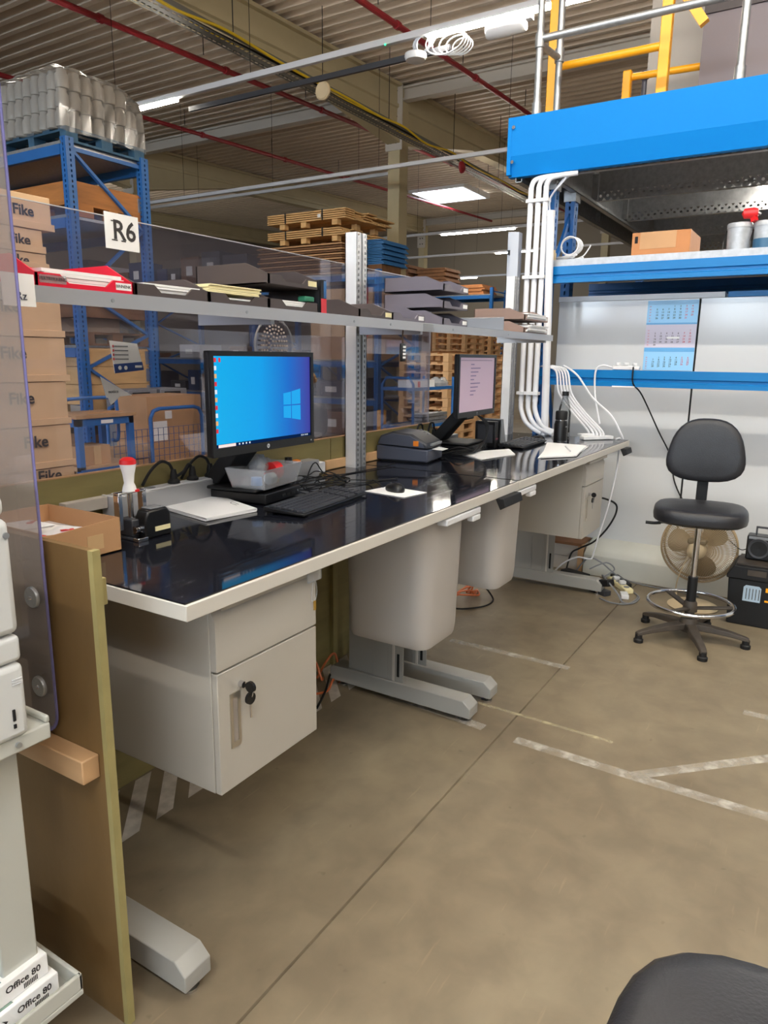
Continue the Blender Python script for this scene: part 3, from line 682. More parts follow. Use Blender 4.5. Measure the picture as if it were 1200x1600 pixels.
def bin_(x0, x1, z0, z1, label, y0=1.2, y1=1.60):
    t = thing('waste_bin', label, 'bin', ((x0+x1)/2, (y0+y1)/2, z0), group='grey plastic bins hung under the desks')
    def ring(z, s, c):
        xm, ym = (x0+x1)/2, (y0+y1)/2; hx, hy = (x1-x0)/2*s, (y1-y0)/2*(1-(1-s)*.5); r = []
        for sx, sy in ((1, 1), (-1, 1), (-1, -1), (1, -1)):
            for k in range(5):
                a = PI/2*k/4+{(1, 1): 0, (-1, 1): PI/2, (-1, -1): PI, (1, -1): 1.5*PI}[(sx, sy)]
                r.append((xm+sx*(hx-c)+c*math.cos(a), ym+sy*(hy-c)+c*math.sin(a), z))
        return r
    R = [ring(z0, .80, .05), ring(z0+.012, .85, .06), ring(z0+.05, .90, .07), ring(z1-.05, 1, .08), ring(z1, 1, .08)]
    vs = [v for r in R for v in r]; n = 20
    fs = [(i*n+k, i*n+(k+1) % n, (i+1)*n+(k+1) % n, (i+1)*n+k) for i in range(4) for k in range(n)]+[tuple(range(n-1, -1, -1))]
    obj('body', MB().add(vs, fs), M_BIN, t, smooth=True)
    obj('rim', MB().box((x0+.06, y0-.05, z1-.03), (x1+.01, y0-.004, z1-.002)).box((x1-.06, y0-.05, z1-.055), (x1+.01, y0-.02, z1-.03)), M_WHITE, t, bevel=.006)
    return t
bin_(2.25, 2.60, .437, .97, 'grey plastic waste bin under the middle of the near desk')
bin_(2.93, 3.24, .50, .97, 'grey plastic waste bin farther along under the desk seam')

# ================================================================== SCREENS BEHIND AND BESIDE THE DESKS
ps = thing('plywood_screen', 'olive plywood partition standing behind the desks', 'partition', (2.4, 2.05, 0))
for a, b in ((.98, 2.80), (2.806, 3.85)): obj('sheet', B((a, 2.04, 0), (b, 2.056, 1.165)), M_PLY, ps)
obj('stud', B((2.79, 2.018, 0), (2.83, 2.039, .95)), M_PLYE, ps)
obj('top_edge', B((.98, 2.038, 1.165), (3.85, 2.058, 1.169)), M_BATTEN, ps)
obj('bracket', B((2.48, 2.02, .545), (2.62, 2.039, .56)), M_PLYE, ps)
ac = thing('acrylic_screen', 'tall clear acrylic sheet standing on the plywood partition', 'screen', (2.4, 2.07, .9))
sh = [(.98, 1.0), (3.835, 1.0), (3.835, 1.86)]+[(3.715+.12*math.cos(a), 1.865+.12*math.sin(a)) for a in [PI/2*k/6 for k in range(7)]]+[(.98, 1.985)]
obj('sheet', MB().prism(sh, 'y', 2.060, 2.066), M_ACR, ac)
obj('top_edge', B((.98, 2.0595, 1.985), (3.71, 2.0665, 1.988)), M_ACRT, ac)
obj('side_edge', B((3.835, 2.0595, 1.17), (3.838, 2.0665, 1.86)), M_ACRT, ac)
# speaking hole insert
sp = thing('speech_disc', 'round clear speech disc with rings of drilled holes above the blue screen', 'speech disc', (2.41, 2.05, 1.47))
cx, cz = 2.415, 1.595
obj('rim', MB().tube([(cx+.122*math.cos(a), 2.052, cz+.112*math.sin(a)) for a in [2*PI*k/28 for k in range(28)]], .0045, 6, closed=True), M_CLRP, sp, smooth=True)
obj('plate', MB().lathe((cx, 2.056, cz), [(0, -.003), (.118, -.003), (.118, .003), (0, .003)], 28, 'y'), M_ACR, sp)
hm = MB()
for r, n in ((0, 1), (.02, 6), (.036, 11), (.052, 16), (.068, 22), (.083, 26)):
    for k in range(n):
        a = 2*PI*k/n; hm.lathe((cx+r*math.cos(a), 2.050, cz+r*math.sin(a)), [(0, -.002), (.0048, -.002), (.0048, .002), (0, .002)], 6, 'y')
h = obj('drilled_holes', hm, mat('hole_edge', (200, 184, 176), .5), sp); h['kind'] = 'stuff'
# notes stuck on the acrylic
sg = thing('bay_sign', 'white sign reading R6 stuck on the clear screen', 'sign', (1.67, 2.055, 1.9))
obj('sheet', B((1.60, 2.0565, 1.888), (1.733, 2.0595, 2.0)), M_PAPER, sg)
L_ = obj('lettering', MB().box((0, 0, 0), (0, 0, 0)), M_INK, sg) if 0 else None
tx = text('lettering', 'R6', .085, M_INK, sg, (1.674, 2.0560, 1.946), (1, 0, 0), (0, 0, 1), .0012)
for x in (1.628, 1.64, 1.666): pass
obj('serif', MB().box((1.6235, 2.0555, 1.9145), (1.6455, 2.0565, 1.918)).box((1.6235, 2.0555, 1.973), (1.640, 2.0565, 1.9765)).box((1.660, 2.0555, 1.9145), (1.678, 2.0565, 1.918)), M_INK, sg)
ns = thing('notice', 'white notice with blue footer stuck on the clear screen', 'notice', (1.66, 2.055, 1.49))
obj('sheet', MB().prism([(1.588, 1.595), (1.700, 1.587), (1.722, 1.498), (1.602, 1.488)], 'y', 2.0575, 2.0595), M_PAPER, ns)
obj('footer', MB().prism([(1.598, 1.518), (1.717, 1.526), (1.722, 1.498), (1.602, 1.488)], 'y', 2.0565, 2.0575), mat('notice_blue', (54, 78, 140), .5), ns)
for k in range(4): obj('text_line', B((1.605, 2.0565, 1.575-.014*k), (1.66, 2.0574, 1.579-.014*k)), M_MGREY, ns)
for k in range(4): obj('bullet', B((1.598, 2.0565, 1.573-.014*k), (1.603, 2.0574, 1.581-.014*k)), M_REDI, ns)
for k in range(2): obj('round_icon', MB().cyl((1.622+.024*k, 2.0565, 1.506), (1.622+.024*k, 2.0558, 1.506), .007, 10), M_PAPER, ns)
obj('logo_patch', B((1.685, 2.0558, 1.506), (1.714, 2.0566, 1.514)), M_PAPER, ns)
tri = thing('torn_paper', 'torn white triangle of paper stuck on the clear screen', 'paper', (1.6, 2.055, 1.37))
obj('sheet', MB().prism([(1.543, 1.478), (1.665, 1.413), (1.562, 1.408)], 'y', 2.0575, 2.0595), M_PAPER, tri)
obj('flap', MB().prism([(1.568, 1.41), (1.618, 1.412), (1.578, 1.384)], 'y', 2.0575, 2.0595), M_PAPER, tri)
text('lettering', 'notice', .016, M_MGREY, tri, (1.59, 2.0570, 1.428), (1, 0, 0), (0, 0, 1))
kf = thing('remote_fob', 'small black remote with white buttons hanging from the shelf', 'remote control', (2.765, 1.62, 1.53))
obj('body', B((2.75, 1.615, 1.535), (2.785, 1.63, 1.612)), M_BLK, kf, bevel=.006)
for k in range(4): obj('button', B((2.757, 1.6125, 1.547+.015*k), (2.778, 1.6155, 1.556+.015*k)), M_PAPER, kf)
obj('cord', MB().tube([(2.767, 1.622, 1.612), (2.764, 1.622, 1.64), (2.767, 1.622, 1.668)], .0035, 6), mat('cord_brown', (90, 70, 50), .7), kf)

# plywood end panel with the side acrylic sheet
ep = thing('end_panel', 'brown plywood end panel left of the near desk', 'partition', (.89, 1.65, 0))
obj('sheet', B((.875, 1.247, 0), (.891, 2.036, 1.160)), M_PLYB, ep)
obj('front_edge', B((.875, 1.232, 0), (.894, 1.247, 1.160)), M_PLYE, ep)
obj('ledge_batten', B((.832, 1.262, .645), (.875, 2.03, .70)), M_BATTEN, ep, bevel=.003)
obj('spacer_block', B((.894, 1.262, 1.028), (.926, 1.31, 1.088)), M_PLYE, ep, bevel=.002)
sa = thing('acrylic_side_sheet', 'clear acrylic sheet with purple edge bolted to the plywood end panel', 'screen', (.86, 2.0, .72))
r_ = .05; y0 = 1.385; zb = .715
poly = [(y0, 2.35), (y0, zb+r_)]+[(y0+r_-r_*math.cos(a), zb+r_-r_*math.sin(a)) for a in [PI/2*k/6 for k in range(1, 7)]]+[(2.7, zb), (2.7, 2.35)]
obj('sheet', MB().prism(poly, 'x', .859, .867), M_ACRS, sa)
pe = [(.863, y0-.001, 2.35), (.863, y0-.001, zb+r_)]+[(.863, y0+r_-(r_+.001)*math.cos(a), zb+r_-(r_+.001)*math.sin(a)) for a in [PI/2*k/6 for k in range(1, 7)]]
em_ = MB()
for a, b in zip(pe, pe[1:]): em_.bar(a, b, .0085, .002, (1, 0, 0))
obj('cut_edge', em_, M_ACRE, sa)
for y, z in ((1.425, 1.032), (1.43, .822)):
    b = obj('washer', MB().lathe((.855, y, z), [(0, -.003), (.022, -.003), (.024, 0), (.024, .004), (0, .004)], 24, 'x'), M_GALV, sa, smooth=True)
    obj('screw', MB().lathe((.851, y, z), [(0, -.003), (.004, -.002), (.005, .001), (0, .001)], 8, 'x'), M_CHROME, b)

# ================================================================== SHELF WITH LETTER TRAYS
SZ = 1.705
sf = thing('overhead_shelf', 'long grey shelf carrying the letter trays above the desks', 'shelf', (2.8, 1.78, 1.66))
obj('plate', B((.955, 1.6, SZ-.004), (4.66, 1.955, SZ)), M_ALU, sf)
obj('front_lip', B((.955, 1.596, SZ-.038), (4.66, 1.6, SZ)), M_ALU, sf)
for x in (1.9, 2.93, 4.87-.28): obj('bracket', B((x-.01, 1.62, SZ-.05), (x+.01, 1.955, SZ-.004)), M_ALU, sf)
obj('label_holder', B((2.90, 1.592, SZ-.036), (3.0, 1.596, SZ-.004)), M_CLRP, sf)
for x in (1.25, 1.75, 2.35, 2.62, 3.2, 3.9): obj('screw', MB().cyl((x, 1.597, SZ-.02), (x, 1.594, SZ-.02), .005, 8), M_GALV, sf)
for x, z1, lab in ((2.905, 2.118, 'white slotted upright post in the middle of the desks'), (4.86, 2.11, 'white slotted upright post at the right end of the shelf')):
    t = thing('upright_post', lab, 'post', (x+.045, 1.99, D), group='white slotted posts behind the desks')
    obj('channel', MB().box((x, 1.96, D), (x+.004, 2.025, z1)).box((x, 2.021, D), (x+.09, 2.025, z1)).box((x+.086, 1.96, D), (x+.09, 2.025, z1)), M_WHITE, t)
    n = int((z1-D)/.025); c = (z1-D)/n
    obj('slotted_face', MB().holed((x+.018, 1.96, D), (0, 0, 1), (1, 0, 0), n, c, .036, c*.5, .009, 4).holed((x+.072, 1.96, D), (0, 0, 1), (1, 0, 0), n, c, .036, c*.5, .009, 4), M_ALU, t)
    obj('center_rib', B((x+.036, 1.962, D), (x+.054, 1.964, z1)), M_MGREY, t)
def tray(x0, z, m, label, w=.262, y0=1.603, lab=True, group='letter trays on the long shelf', d=.33, h=.068):
    t = thing('letter_tray', label, 'letter tray', (x0+w/2, y0+d/2, z), group=group)
    x1, y1 = x0+w, y0+d
    mb = MB().box((x0, y0+.012, z), (x1, y1, z+.004)).box((x0, y1-.004, z), (x1, y1, z+h))
    side = [(y0, z), (y0, z+.03), (y0+.012, z+.034), (y0+.10, z+h), (y1, z+h), (y1, z)]
    mb.prism(side, 'x', x0, x0+.004).prism(side, 'x', x1-.004, x1)
    obj('shell', mb, m, t)
    lp = [(x0, z+.0), (x0, z+.031), (x0+.062, z+.031), (x0+.085, z+.012), (x1-.085, z+.012), (x1-.062, z+.031), (x1, z+.031), (x1, z)]
    f = obj('front_lip', MB().prism(lp, 'y', y0, y0+.006), m, t)
    if lab: obj('name_label', B((x1-.056, y0-.001, z+.008), (x1-.008, y0, z+.026)), M_PAPER2 if m is M_TRAYD else M_PAPER, f)
    return t
def papers(x0, z, label, n=3, m=None, w=.21, y0=1.615, d=.297, th=.006, fan=.006):
    t = thing('paper_stack', label, 'papers', (x0+w/2, y0+d/2, z), group='papers in the letter trays')
    random.seed(int(x0*100))
    for k in range(n):
        dx, dy = random.uniform(-fan, fan), random.uniform(-fan, 0)
        obj('sheet', B((x0+dx, y0+dy, z+th*k), (x0+w+dx, y0+d+dy, z+th*(k+1)-.001)), m or M_PAPER, t)
    return t
tr = tray(1.048, SZ, M_TRAYR, 'bright red letter tray at the left end of the shelf', w=.276, h=.078)
obj('name_label', B((1.055, 1.602, SZ+.008), (1.125, 1.603, SZ+.027)), M_CLRP, tr)
text('lettering', 'VERTREKKEND', .011, M_INK, tr, (1.09, 1.6014, SZ+.018), (1, 0, 0), (0, 0, 1), depth=.0002)
text('lettering', 'BINNENK.', .011, M_INK, tr, (1.292, 1.6014, SZ+.017), (1, 0, 0), (0, 0, 1), depth=.0002)
papers(1.075, SZ+.008, 'loose white sheets lying in the red tray', 4, w=.225, th=.009)
tray(1.332, SZ, M_TRAYD, 'brown letter tray with white papers beside the red tray', lab=False)
papers(1.36, SZ+.008, 'white papers in the brown tray beside the red one', 4, w=.205, th=.007)
tray(1.60, SZ, M_TRAYD, 'brown letter tray heaped with yellowish papers', lab=False)
papers(1.625, SZ+.008, 'white papers under the yellowish heap', 2, w=.21, th=.006)
papers(1.60, SZ+.03, 'yellowish papers heaped on the third tray', 5, M_PAPER2, w=.225, y0=1.609, th=.005, fan=.01)
tray(1.868, SZ, M_TRAYD, 'lower brown tray of the pair left of the red and black binder', lab=False)
papers(1.892, SZ+.008, 'grey-white papers in the lower brown tray', 4, w=.21, th=.006)
tray(1.868, SZ+.078, M_TRAYD, 'upper brown tray of the pair left of the red and black binder')
gc = solo('green_clip', 'small green clip lying in the lower brown tray', 'clip', MB().box((2.06, 1.603, SZ+.034), (2.11, 1.64, SZ+.052)), M_GREEN, bevel=.004)
bd = thing('ring_binder', 'red and black binder standing upright on the shelf', 'binder', (2.17, 1.72, SZ))
obj('spine', B((2.152, 1.605, SZ), (2.182, 1.613, SZ+.115)), M_BLKM, bd)
obj('cover', B((2.152, 1.613, SZ), (2.156, 1.85, SZ+.115)), M_DGREY2, bd); obj('cover', B((2.178, 1.613, SZ), (2.182, 1.85, SZ+.115)), M_DGREY2, bd)
obj('pages', B((2.157, 1.615, SZ+.005), (2.177, 1.84, SZ+.11)), M_PAPER, bd)
obj('red_band', B((2.1515, 1.6035, SZ), (2.1825, 1.605, SZ+.05)), M_REDI, bd)
obj('silver_band', B((2.166, 1.6035, SZ+.052), (2.1825, 1.605, SZ+.112)), M_CHROME, bd)
tray(2.40, SZ, M_TRAYD, 'low brown tray just left of the middle post', w=.245)
papers(2.43, SZ+.006, 'few white sheets in the tray left of the middle post', 2, w=.19, th=.004)
tray(2.65, SZ, M_TRAYG, 'greyish tray between the middle post and the triple stack', w=.275)
for k, w in enumerate(('bottom', 'middle', 'top')):
    tray(3.11, SZ+.078*k, M_TRAYG, w+' tray of the triple grey stack right of the middle post')
tm = thing('wire_tray', 'small light grey open tray between triple stack and taupe trays', 'letter tray', (3.6, 1.8, SZ))
obj('base', B((3.45, 1.61, SZ), (3.86, 1.93, SZ+.004)), M_TRAYM, tm)
obj('back_panel', B((3.45, 1.926, SZ), (3.86, 1.93, SZ+.07)), M_TRAYM, tm)
obj('side_panel', B((3.856, 1.61, SZ), (3.86, 1.93, SZ+.07)), M_TRAYM, tm)
obj('top_wire', MB().tube([(3.45, 1.93, SZ+.072), (3.86, 1.93, SZ+.072), (3.86, 1.61, SZ+.072)], .003, 6, smooth=False), M_CLRP, tm)
for k in range(2):
    tray(4.16+.0*k, SZ+.075*k, M_TRAYB, ('lower' if k == 0 else 'upper')+' taupe tray at the right end of the shelf', w=.40)
papers(4.2, SZ+.008, 'white papers in the lower taupe tray', 5, w=.30, y0=1.60, th=.008, fan=.02)
papers(4.2, SZ+.083, 'white papers in the upper taupe tray', 4, w=.31, y0=1.604, th=.008, fan=.015)
sc = thing('shelf_card', 'white card hanging on the left end of the shelf', 'card', (.99, 1.59, 1.65))
obj('sheet', B((.957, 1.592, SZ-.05), (1.035, 1.595, SZ+.022)), M_PAPER, sc)
text('lettering', 'Rz', .026, M_DGREY, sc, (1.0, 1.5912, SZ-.028), (1, 0, 0), (0, 0, 1))

# ================================================================== ON THE DESKS
def scr_mat():
    m = bpy.data.materials.new('lit_blue_screen'); m.use_nodes = True; nt = m.node_tree; nt.nodes.remove(nt.nodes['Principled BSDF']); N = nt.nodes.new; L = nt.links.new
    tc = N('ShaderNodeTexCoord'); sx = N('ShaderNodeSeparateXYZ'); L(tc.outputs['Object'], sx.inputs[0])
    mr = N('ShaderNodeMapRange'); mr.inputs[1].default_value = -.26; mr.inputs[2].default_value = .26; L(sx.outputs[0], mr.inputs[0])
    r = N('ShaderNodeValToRGB'); e = r.color_ramp.elements
    e[0].position = 0; e[0].color = lin((0, 176, 240)); e[1].position = 1; e[1].color = lin((62, 66, 160))
    for p, c in ((.45, (0, 160, 236)), (.75, (20, 110, 205))): q = e.new(p); q.color = lin(c)
    L(mr.outputs[0], r.inputs[0])
    em = N('ShaderNodeEmission'); em.inputs[1].default_value = 1.0; L(r.outputs[0], em.inputs[0])
    gl = N('ShaderNodeBsdfGlossy'); gl.inputs['Roughness'].default_value = .25; mx = N('ShaderNodeMixShader'); mx.inputs[0].default_value = .03
    L(em.outputs[0], mx.inputs[1]); L(gl.outputs[0], mx.inputs[2]); L(mx.outputs[0], nt.nodes['Material Output'].inputs[0]); return m
def monitor(label, loc, rot, w, h, zc, scr, kind):
    t = thing('monitor', label, 'monitor', loc, rot, 'flat monitors on the desks')
    z0, z1 = zc-h/2, zc+h/2; W2 = w/2
    obj('housing', MB().box((-W2, 0, z0), (W2, .022, z1)).box((-W2*.75, .022, z0+.05), (W2*.75, .05, z1-.06)), M_BLK, t, True, bevel=.004)
    bz = .017; f = MB()
    f.box((-W2, -.008, z0), (W2, 0, z0+.03)).box((-W2, -.008, z1-bz), (W2, 0, z1)).box((-W2, -.008, z0+.03), (-W2+bz, 0, z1-bz)).box((W2-bz, -.008, z0+.03), (W2, 0, z1-bz))
    obj('bezel', f, M_BLK, t, True)
    s = obj('screen', MB().add([(-W2+bz, -.002, z0+.03), (W2-bz, -.002, z0+.03), (W2-bz, -.002, z1-bz), (-W2+bz, -.002, z1-bz)], [(0, 1, 2, 3)]), scr, t, True)
    obj('maker_badge', MB().cyl((.0, -.0085, z0+.015), (.0, -.007, z0+.015), .008, 16), M_CHROME, t, True)
    text('lettering', 'hp', .011, M_BLK, t, (0, -.0086, z0+.0155), (1, 0, 0), (0, 0, 1), depth=.0001, local=True)
    obj('power_button', MB().cyl((W2-.02, -.0085, z0+.013), (W2-.02, -.007, z0+.013), .0035, 8), M_CHROME, t, True)
    return t, s
SCR = scr_mat()
zc = .375
m1, s1 = monitor('monitor with bright blue desktop on the near desk', (2.0, 1.745, D), math.radians(1.5), .57, .352, zc, SCR, 0)
x0, x1, z0, z1 = -.268, .268, zc-.146, zc+.159
E1, E2, E3, E4 = emat('icon_white', (225, 235, 245), 1.0), emat('taskbar_dark', (10, 34, 74), 1.0), emat('pane_blue', (40, 170, 240), 1.0), emat('icon_red', (220, 60, 70), 1.0)
E5 = emat('beam_glow_blue', (4, 134, 226), 1.0); E6 = emat('icon_amber', (230, 180, 120), 1.0)
tb = obj('taskbar', MB().add([(x0, -.0024, z0), (x1, -.0024, z0), (x1, -.0024, z0+.012), (x0, -.0024, z0+.012)], [(0, 1, 2, 3)]), E2, s1, True)
obj('search_box', MB().add([(x0+.014, -.0027, z0+.001), (x0+.10, -.0027, z0+.001), (x0+.10, -.0027, z0+.011), (x0+.014, -.0027, z0+.011)], [(0, 1, 2, 3)]), emat('search_white', (255, 232, 226), 1.0), s1, True)
for k in range(4): obj('taskbar_icon', MB().add([(x0+.115+.018*k, -.0027, z0+.003), (x0+.122+.018*k, -.0027, z0+.003), (x0+.122+.018*k, -.0027, z0+.009), (x0+.115+.018*k, -.0027, z0+.009)], [(0, 1, 2, 3)]), E1, s1, True)
text('clock_text', '10:24  04-08', .009, E1, s1, (x1-.04, -.0026, z0+.006), (1, 0, 0), (0, 0, 1), depth=.0001, local=True)
for k in range(10):
    obj('desktop_icon', MB().add([(x0+.006, -.0025, z1-.02-.026*k), (x0+.017, -.0025, z1-.02-.026*k), (x0+.017, -.0025, z1-.006-.026*k), (x0+.006, -.0025, z1-.006-.026*k)], [(0, 1, 2, 3)]), (E1, E4, E6)[(k*5+1) % 3], s1, True)
obj('desktop_icon', MB().add([(x0+.028, -.0025, z1-.02), (x0+.038, -.0025, z1-.02), (x0+.038, -.0025, z1-.006), (x0+.028, -.0025, z1-.006)], [(0, 1, 2, 3)]), E4, s1, True)
gx, gz = .10, zc-.02                                   # wallpaper: a lit window of four panes with a beam to the left
obj('light_beam', MB().add([(gx, -.0024, gz+.055), (gx, -.0024, gz-.06), (gx-.33, -.0024, gz-.10), (gx-.20, -.0024, gz+.12)], [(0, 1, 2, 3)]), E5, s1, True) if 0 else None
for (ax, bx_), (a0, a1), (b0, b1) in (((gx-.0, gx+.046), (.003, .045), (.002, .050)), ((gx+.050, gx+.105), (.002, .051), (.002, .060)), ((gx-.0, gx+.046), (-.045, -.002), (-.050, -.002)), ((gx+.050, gx+.105), (-.051, -.002), (-.060, -.002))):
    obj('window_pane', MB().add([(ax, -.0026, gz+a0), (bx_, -.0026, gz+b0), (bx_, -.0026, gz+b1), (ax, -.0026, gz+a1)], [(0, 1, 2, 3)]), E3, s1, True)
# stand arm of monitor 1
def stand(t, dx=0.0):
    obj('stand_arm', MB().prism([(.05, .22), (.09, .26), (.24, .10), (.24, .06), (.19, .06)], 'x', -.065+dx, .05+dx), M_BLKM, t, True, bevel=.006)
    obj('stand_head', MB().box((-.06+dx, .03, .19), (.055+dx, .10, .30)), M_BLK, t, True, bevel=.008)
    obj('hinge', MB().cyl((-.07+dx, .075, .235), (.065+dx, .075, .235), .022, 14), M_BLKM, t, True, smooth=True)
stand(m1)
def dock(loc, rot, label):
    t = thing('dock_base', label, 'computer', loc, rot, 'slim black computer bases under the monitors')
    obj('case', B((-.13, -.14, .004), (.11, .19, .042)), M_BLK, t, True, bevel=.004)
    obj('upper_plate', B((-.15, -.11, .046), (.13, .21, .058)), M_BLKM, t, True, bevel=.005)
    obj('support', B((-.10, -.08, .042), (.09, .18, .046)), M_DARK, t, True)
    for k in range(3): obj('front_port', B((-.02+.03*k, -.1425, .016), (-.002+.03*k, -.1405, .026)), M_DARK, t, True)
    obj('power_button', B((.08, -.1425, .016), (.092, -.1405, .028)), M_CHROME, t, True)
    obj('foot_pad', B((-.1, -.1, 0), (.08, .15, .004)), M_DARK, t, True)
    return t
dock((2.06, 1.865, D), math.radians(7), 'slim black computer base under the blue monitor')
pb = thing('plastic_tub', 'translucent plastic tub of bits on the computer base', 'tub', (2.05, 1.80, D+.058), math.radians(9))
def rim(z, a, b): return [(-a, -b, z), (a, -b, z), (a, b, z), (-a, b, z)]
obj('body', MB().add(rim(0, .115, .07)+rim(.075, .135, .088)+rim(.003, .112, .067)+rim(.075, .132, .085),
    [(3, 2, 1, 0), (0, 1, 5, 4), (1, 2, 6, 5), (2, 3, 7, 6), (3, 0, 4, 7), (8, 9, 10, 11), (9, 8, 12, 13), (10, 9, 13, 14), (11, 10, 14, 15), (8, 11, 15, 12), (4, 5, 13, 12), (5, 6, 14, 13), (6, 7, 15, 14), (7, 4, 12, 15)]), M_CLRP, pb, True)
def bit(name, label, cat, mb, m): 
    return solo(name, label, cat, mb, m, smooth=True)
tz_ = D+.063
bit('tape_roll', 'red tape roll in the plastic tub', 'tape', MB().lathe((2.10, 1.80, tz_+.04), [(.018, -.02), (.035, -.02), (.035, .02), (.018, .02)], 20, 'x').lathe((2.10, 1.80, tz_+.04), [(.018, -.019), (.0185, .019)], 20, 'x'), M_REDP)
bit('bottle_cap', 'light blue cap in the plastic tub', 'cap', MB().lathe((1.99, 1.79, tz_), [(0, 0), (.022, 0), (.02, .03), (0, .03)], 16), mat('cap_blue', (110, 160, 220), .4))
bit('label_roll', 'small white roll in the plastic tub', 'roll', MB().lathe((2.035, 1.76, tz_+.022), [(0, -.015), (.022, -.015), (.022, .015), (0, .015)], 16, 'x'), M_PAPER)
bit('wrapped_sweet', 'yellow wrapped bit in the plastic tub', 'bit', MB().lathe((2.07, 1.77, tz_), [(0, 0), (.016, .004), (.018, .014), (0, .022)], 10), mat('sweet_yellow', (220, 180, 90), .4))
bag = MB()
for k in range(7):
    a = k*.9; bag.lathe((2.07+.035*math.cos(a), 1.84+.02*math.sin(a*1.3), tz_+.03), [(0, 0), (.028, .01), (.03, .03), (.012, .055+.01*(k % 3)), (0, .06)], 7)
solo('plastic_bag', 'crumpled clear bag sticking out of the tub', 'bag', bag, M_CLRP)

# papers and keyboards
def sheets(name, label, corners, z, n, group=None, m=M_PAPER):
    cx = sum(c[0] for c in corners)/4; cy = sum(c[1] for c in corners)/4
    t = thing(name, label, 'papers', (cx, cy, z), group=group)
    random.seed(int(cx*97))
    for k in range(n):
        a = random.uniform(-.03, .03); c, s = math.cos(a), math.sin(a); q = []
        for x, y in corners: x, y = x-cx, y-cy; q.append((cx+x*c-y*s, cy+x*s+y*c))
        obj('sheet', MB().prism(q, 'z', z+.0024*k, z+.0024*k+.0018), m, t)
    return t
A = [(1.70, 1.79), (1.88, 1.66), (1.965, 1.985), (1.70, 1.995)]
sheets('paper_stack', 'stack of white papers left of the near keyboard', [(1.64, 1.70), (1.855, 1.67), (1.96, 1.97), (1.70, 2.0)], D+.0015, 5)
cp_ = solo('paper_clip', 'thin metal clip on the stack of white papers', 'clip', MB().tube([(1.845, 1.755, D+.0155), (1.86, 1.80, D+.0155), (1.872, 1.798, D+.0155), (1.858, 1.758, D+.0155)], .001, 5), M_CHROME)
def keyboard(label, loc, rot):
    t = thing('keyboard', label, 'keyboard', loc, rot, 'black keyboards on the desks')
    obj('case', MB().prism([(-.085, .006), (-.085, .014), (.08, .026), (.08, .008)], 'x', -.235, .235), M_BLK, t, True, bevel=.003)
    km = MB()
    for r in range(6):
        y = -.068+.0235*r; z = .0155+.0017*r*1.02
        x = -.226
        k = 0
        while x < .222:
            w = .0165 if not (r == 0 and -.14 < x < -.02) else .10
            if abs(x-.075) > .006 and abs(x-.148) > .006:
                km.prism([(y-.009, z), (y-.0075, z+.006), (y+.0075, z+.0068), (y+.009, z+.001)], 'x', x, min(x+w, .226))
            x += w+.0025
    ks = obj('keys', km, M_DGREY2, t, True); ks['kind'] = 'stuff'
    for s in (-.2, .2): obj('foot', B((s-.02, .05, 0), (s+.02, .075, .009)), M_BLKM, t, True)
    obj('foot', B((-.2, -.08, 0), (.2, -.07, .007)), M_BLKM, t, True)
    return t
keyboard('black keyboard in front of the blue monitor', (2.085, 1.575, D), math.radians(6))
keyboard('black keyboard in front of the far monitor', (4.34, 1.645, D), math.radians(2))
sheets('paper_sheet', 'single white sheet under the near mouse', [(2.37, 1.375), (2.515, 1.35), (2.55, 1.55), (2.40, 1.575)], D+.001, 1)
def mouse(label, loc, rot):
    t = thing('computer_mouse', label, 'mouse', loc, rot, 'black mice on the desks')
    prof = []
    vs = []; n = 16; R = [(1.0, 0), (1.03, .008), (.97, .018), (.80, .026), (.45, .031), (.05, .032)]
    for r, z in R:
        for k in range(n):
            a = 2*PI*k/n; vs.append((.031*r*math.cos(a)*(1-.1*math.sin(a)), .056*r*math.sin(a), z*(1-.15*math.sin(a))))
    fs = [(i*n+k, i*n+(k+1) % n, (i+1)*n+(k+1) % n, (i+1)*n+k) for i in range(len(R)-1) for k in range(n)]+[tuple(range(n-1, -1, -1)), tuple(range((len(R)-1)*n, len(R)*n))]
    obj('shell', MB().add(vs, fs), M_BLK, t, True, smooth=True)
    obj('wheel', MB().cyl((-.004, .032, .024), (.004, .032, .024), .006, 10), M_DGREY2, t, True)
    return t
mouse('black mouse on the white sheet right of the near keyboard', (2.47, 1.475, D+.003), -.5)
mouse('black mouse beside the thermos at the far keyboard', (4.66, 1.66, D), -.4)
# mess of thin cables behind the near keyboard
random.seed(11)
cb_ = thing('cable_tangle', 'tangle of thin black cables between near monitor and label printer', 'cable', (2.5, 1.8, D))
for k in range(7):
    x, y = 2.2+.02*k, 1.82+.02*(k % 3); p = [(x, y, D+.005)]
    for j in range(5):
        x += random.uniform(.02, .14); y += random.uniform(-.09, .10); p.append((x, max(1.62, min(1.98, y)), D+.004+random.choice((0, .012, .028))))
    p[-1] = (p[-1][0], p[-1][1], D+.005)
    obj('cable', MB().tube(p, .0026, 5), M_BLKM, cb_, smooth=True)
obj('cable', MB().tube([(2.47, 1.53, D+.012), (2.50, 1.60, D+.03), (2.56, 1.66, D+.006), (2.45, 1.76, D+.004), (2.3, 1.8, D+.005)], .0024, 5), M_BLKM, cb_, smooth=True)
obj('cable', MB().tube([(2.40, 1.88, D+.01), (2.52, 1.92, D+.075), (2.6, 1.9, D+.01), (2.9, 1.86, D+.004), (3.1, 1.85, D+.01)], .003, 5), M_BLKM, cb_, smooth=True)

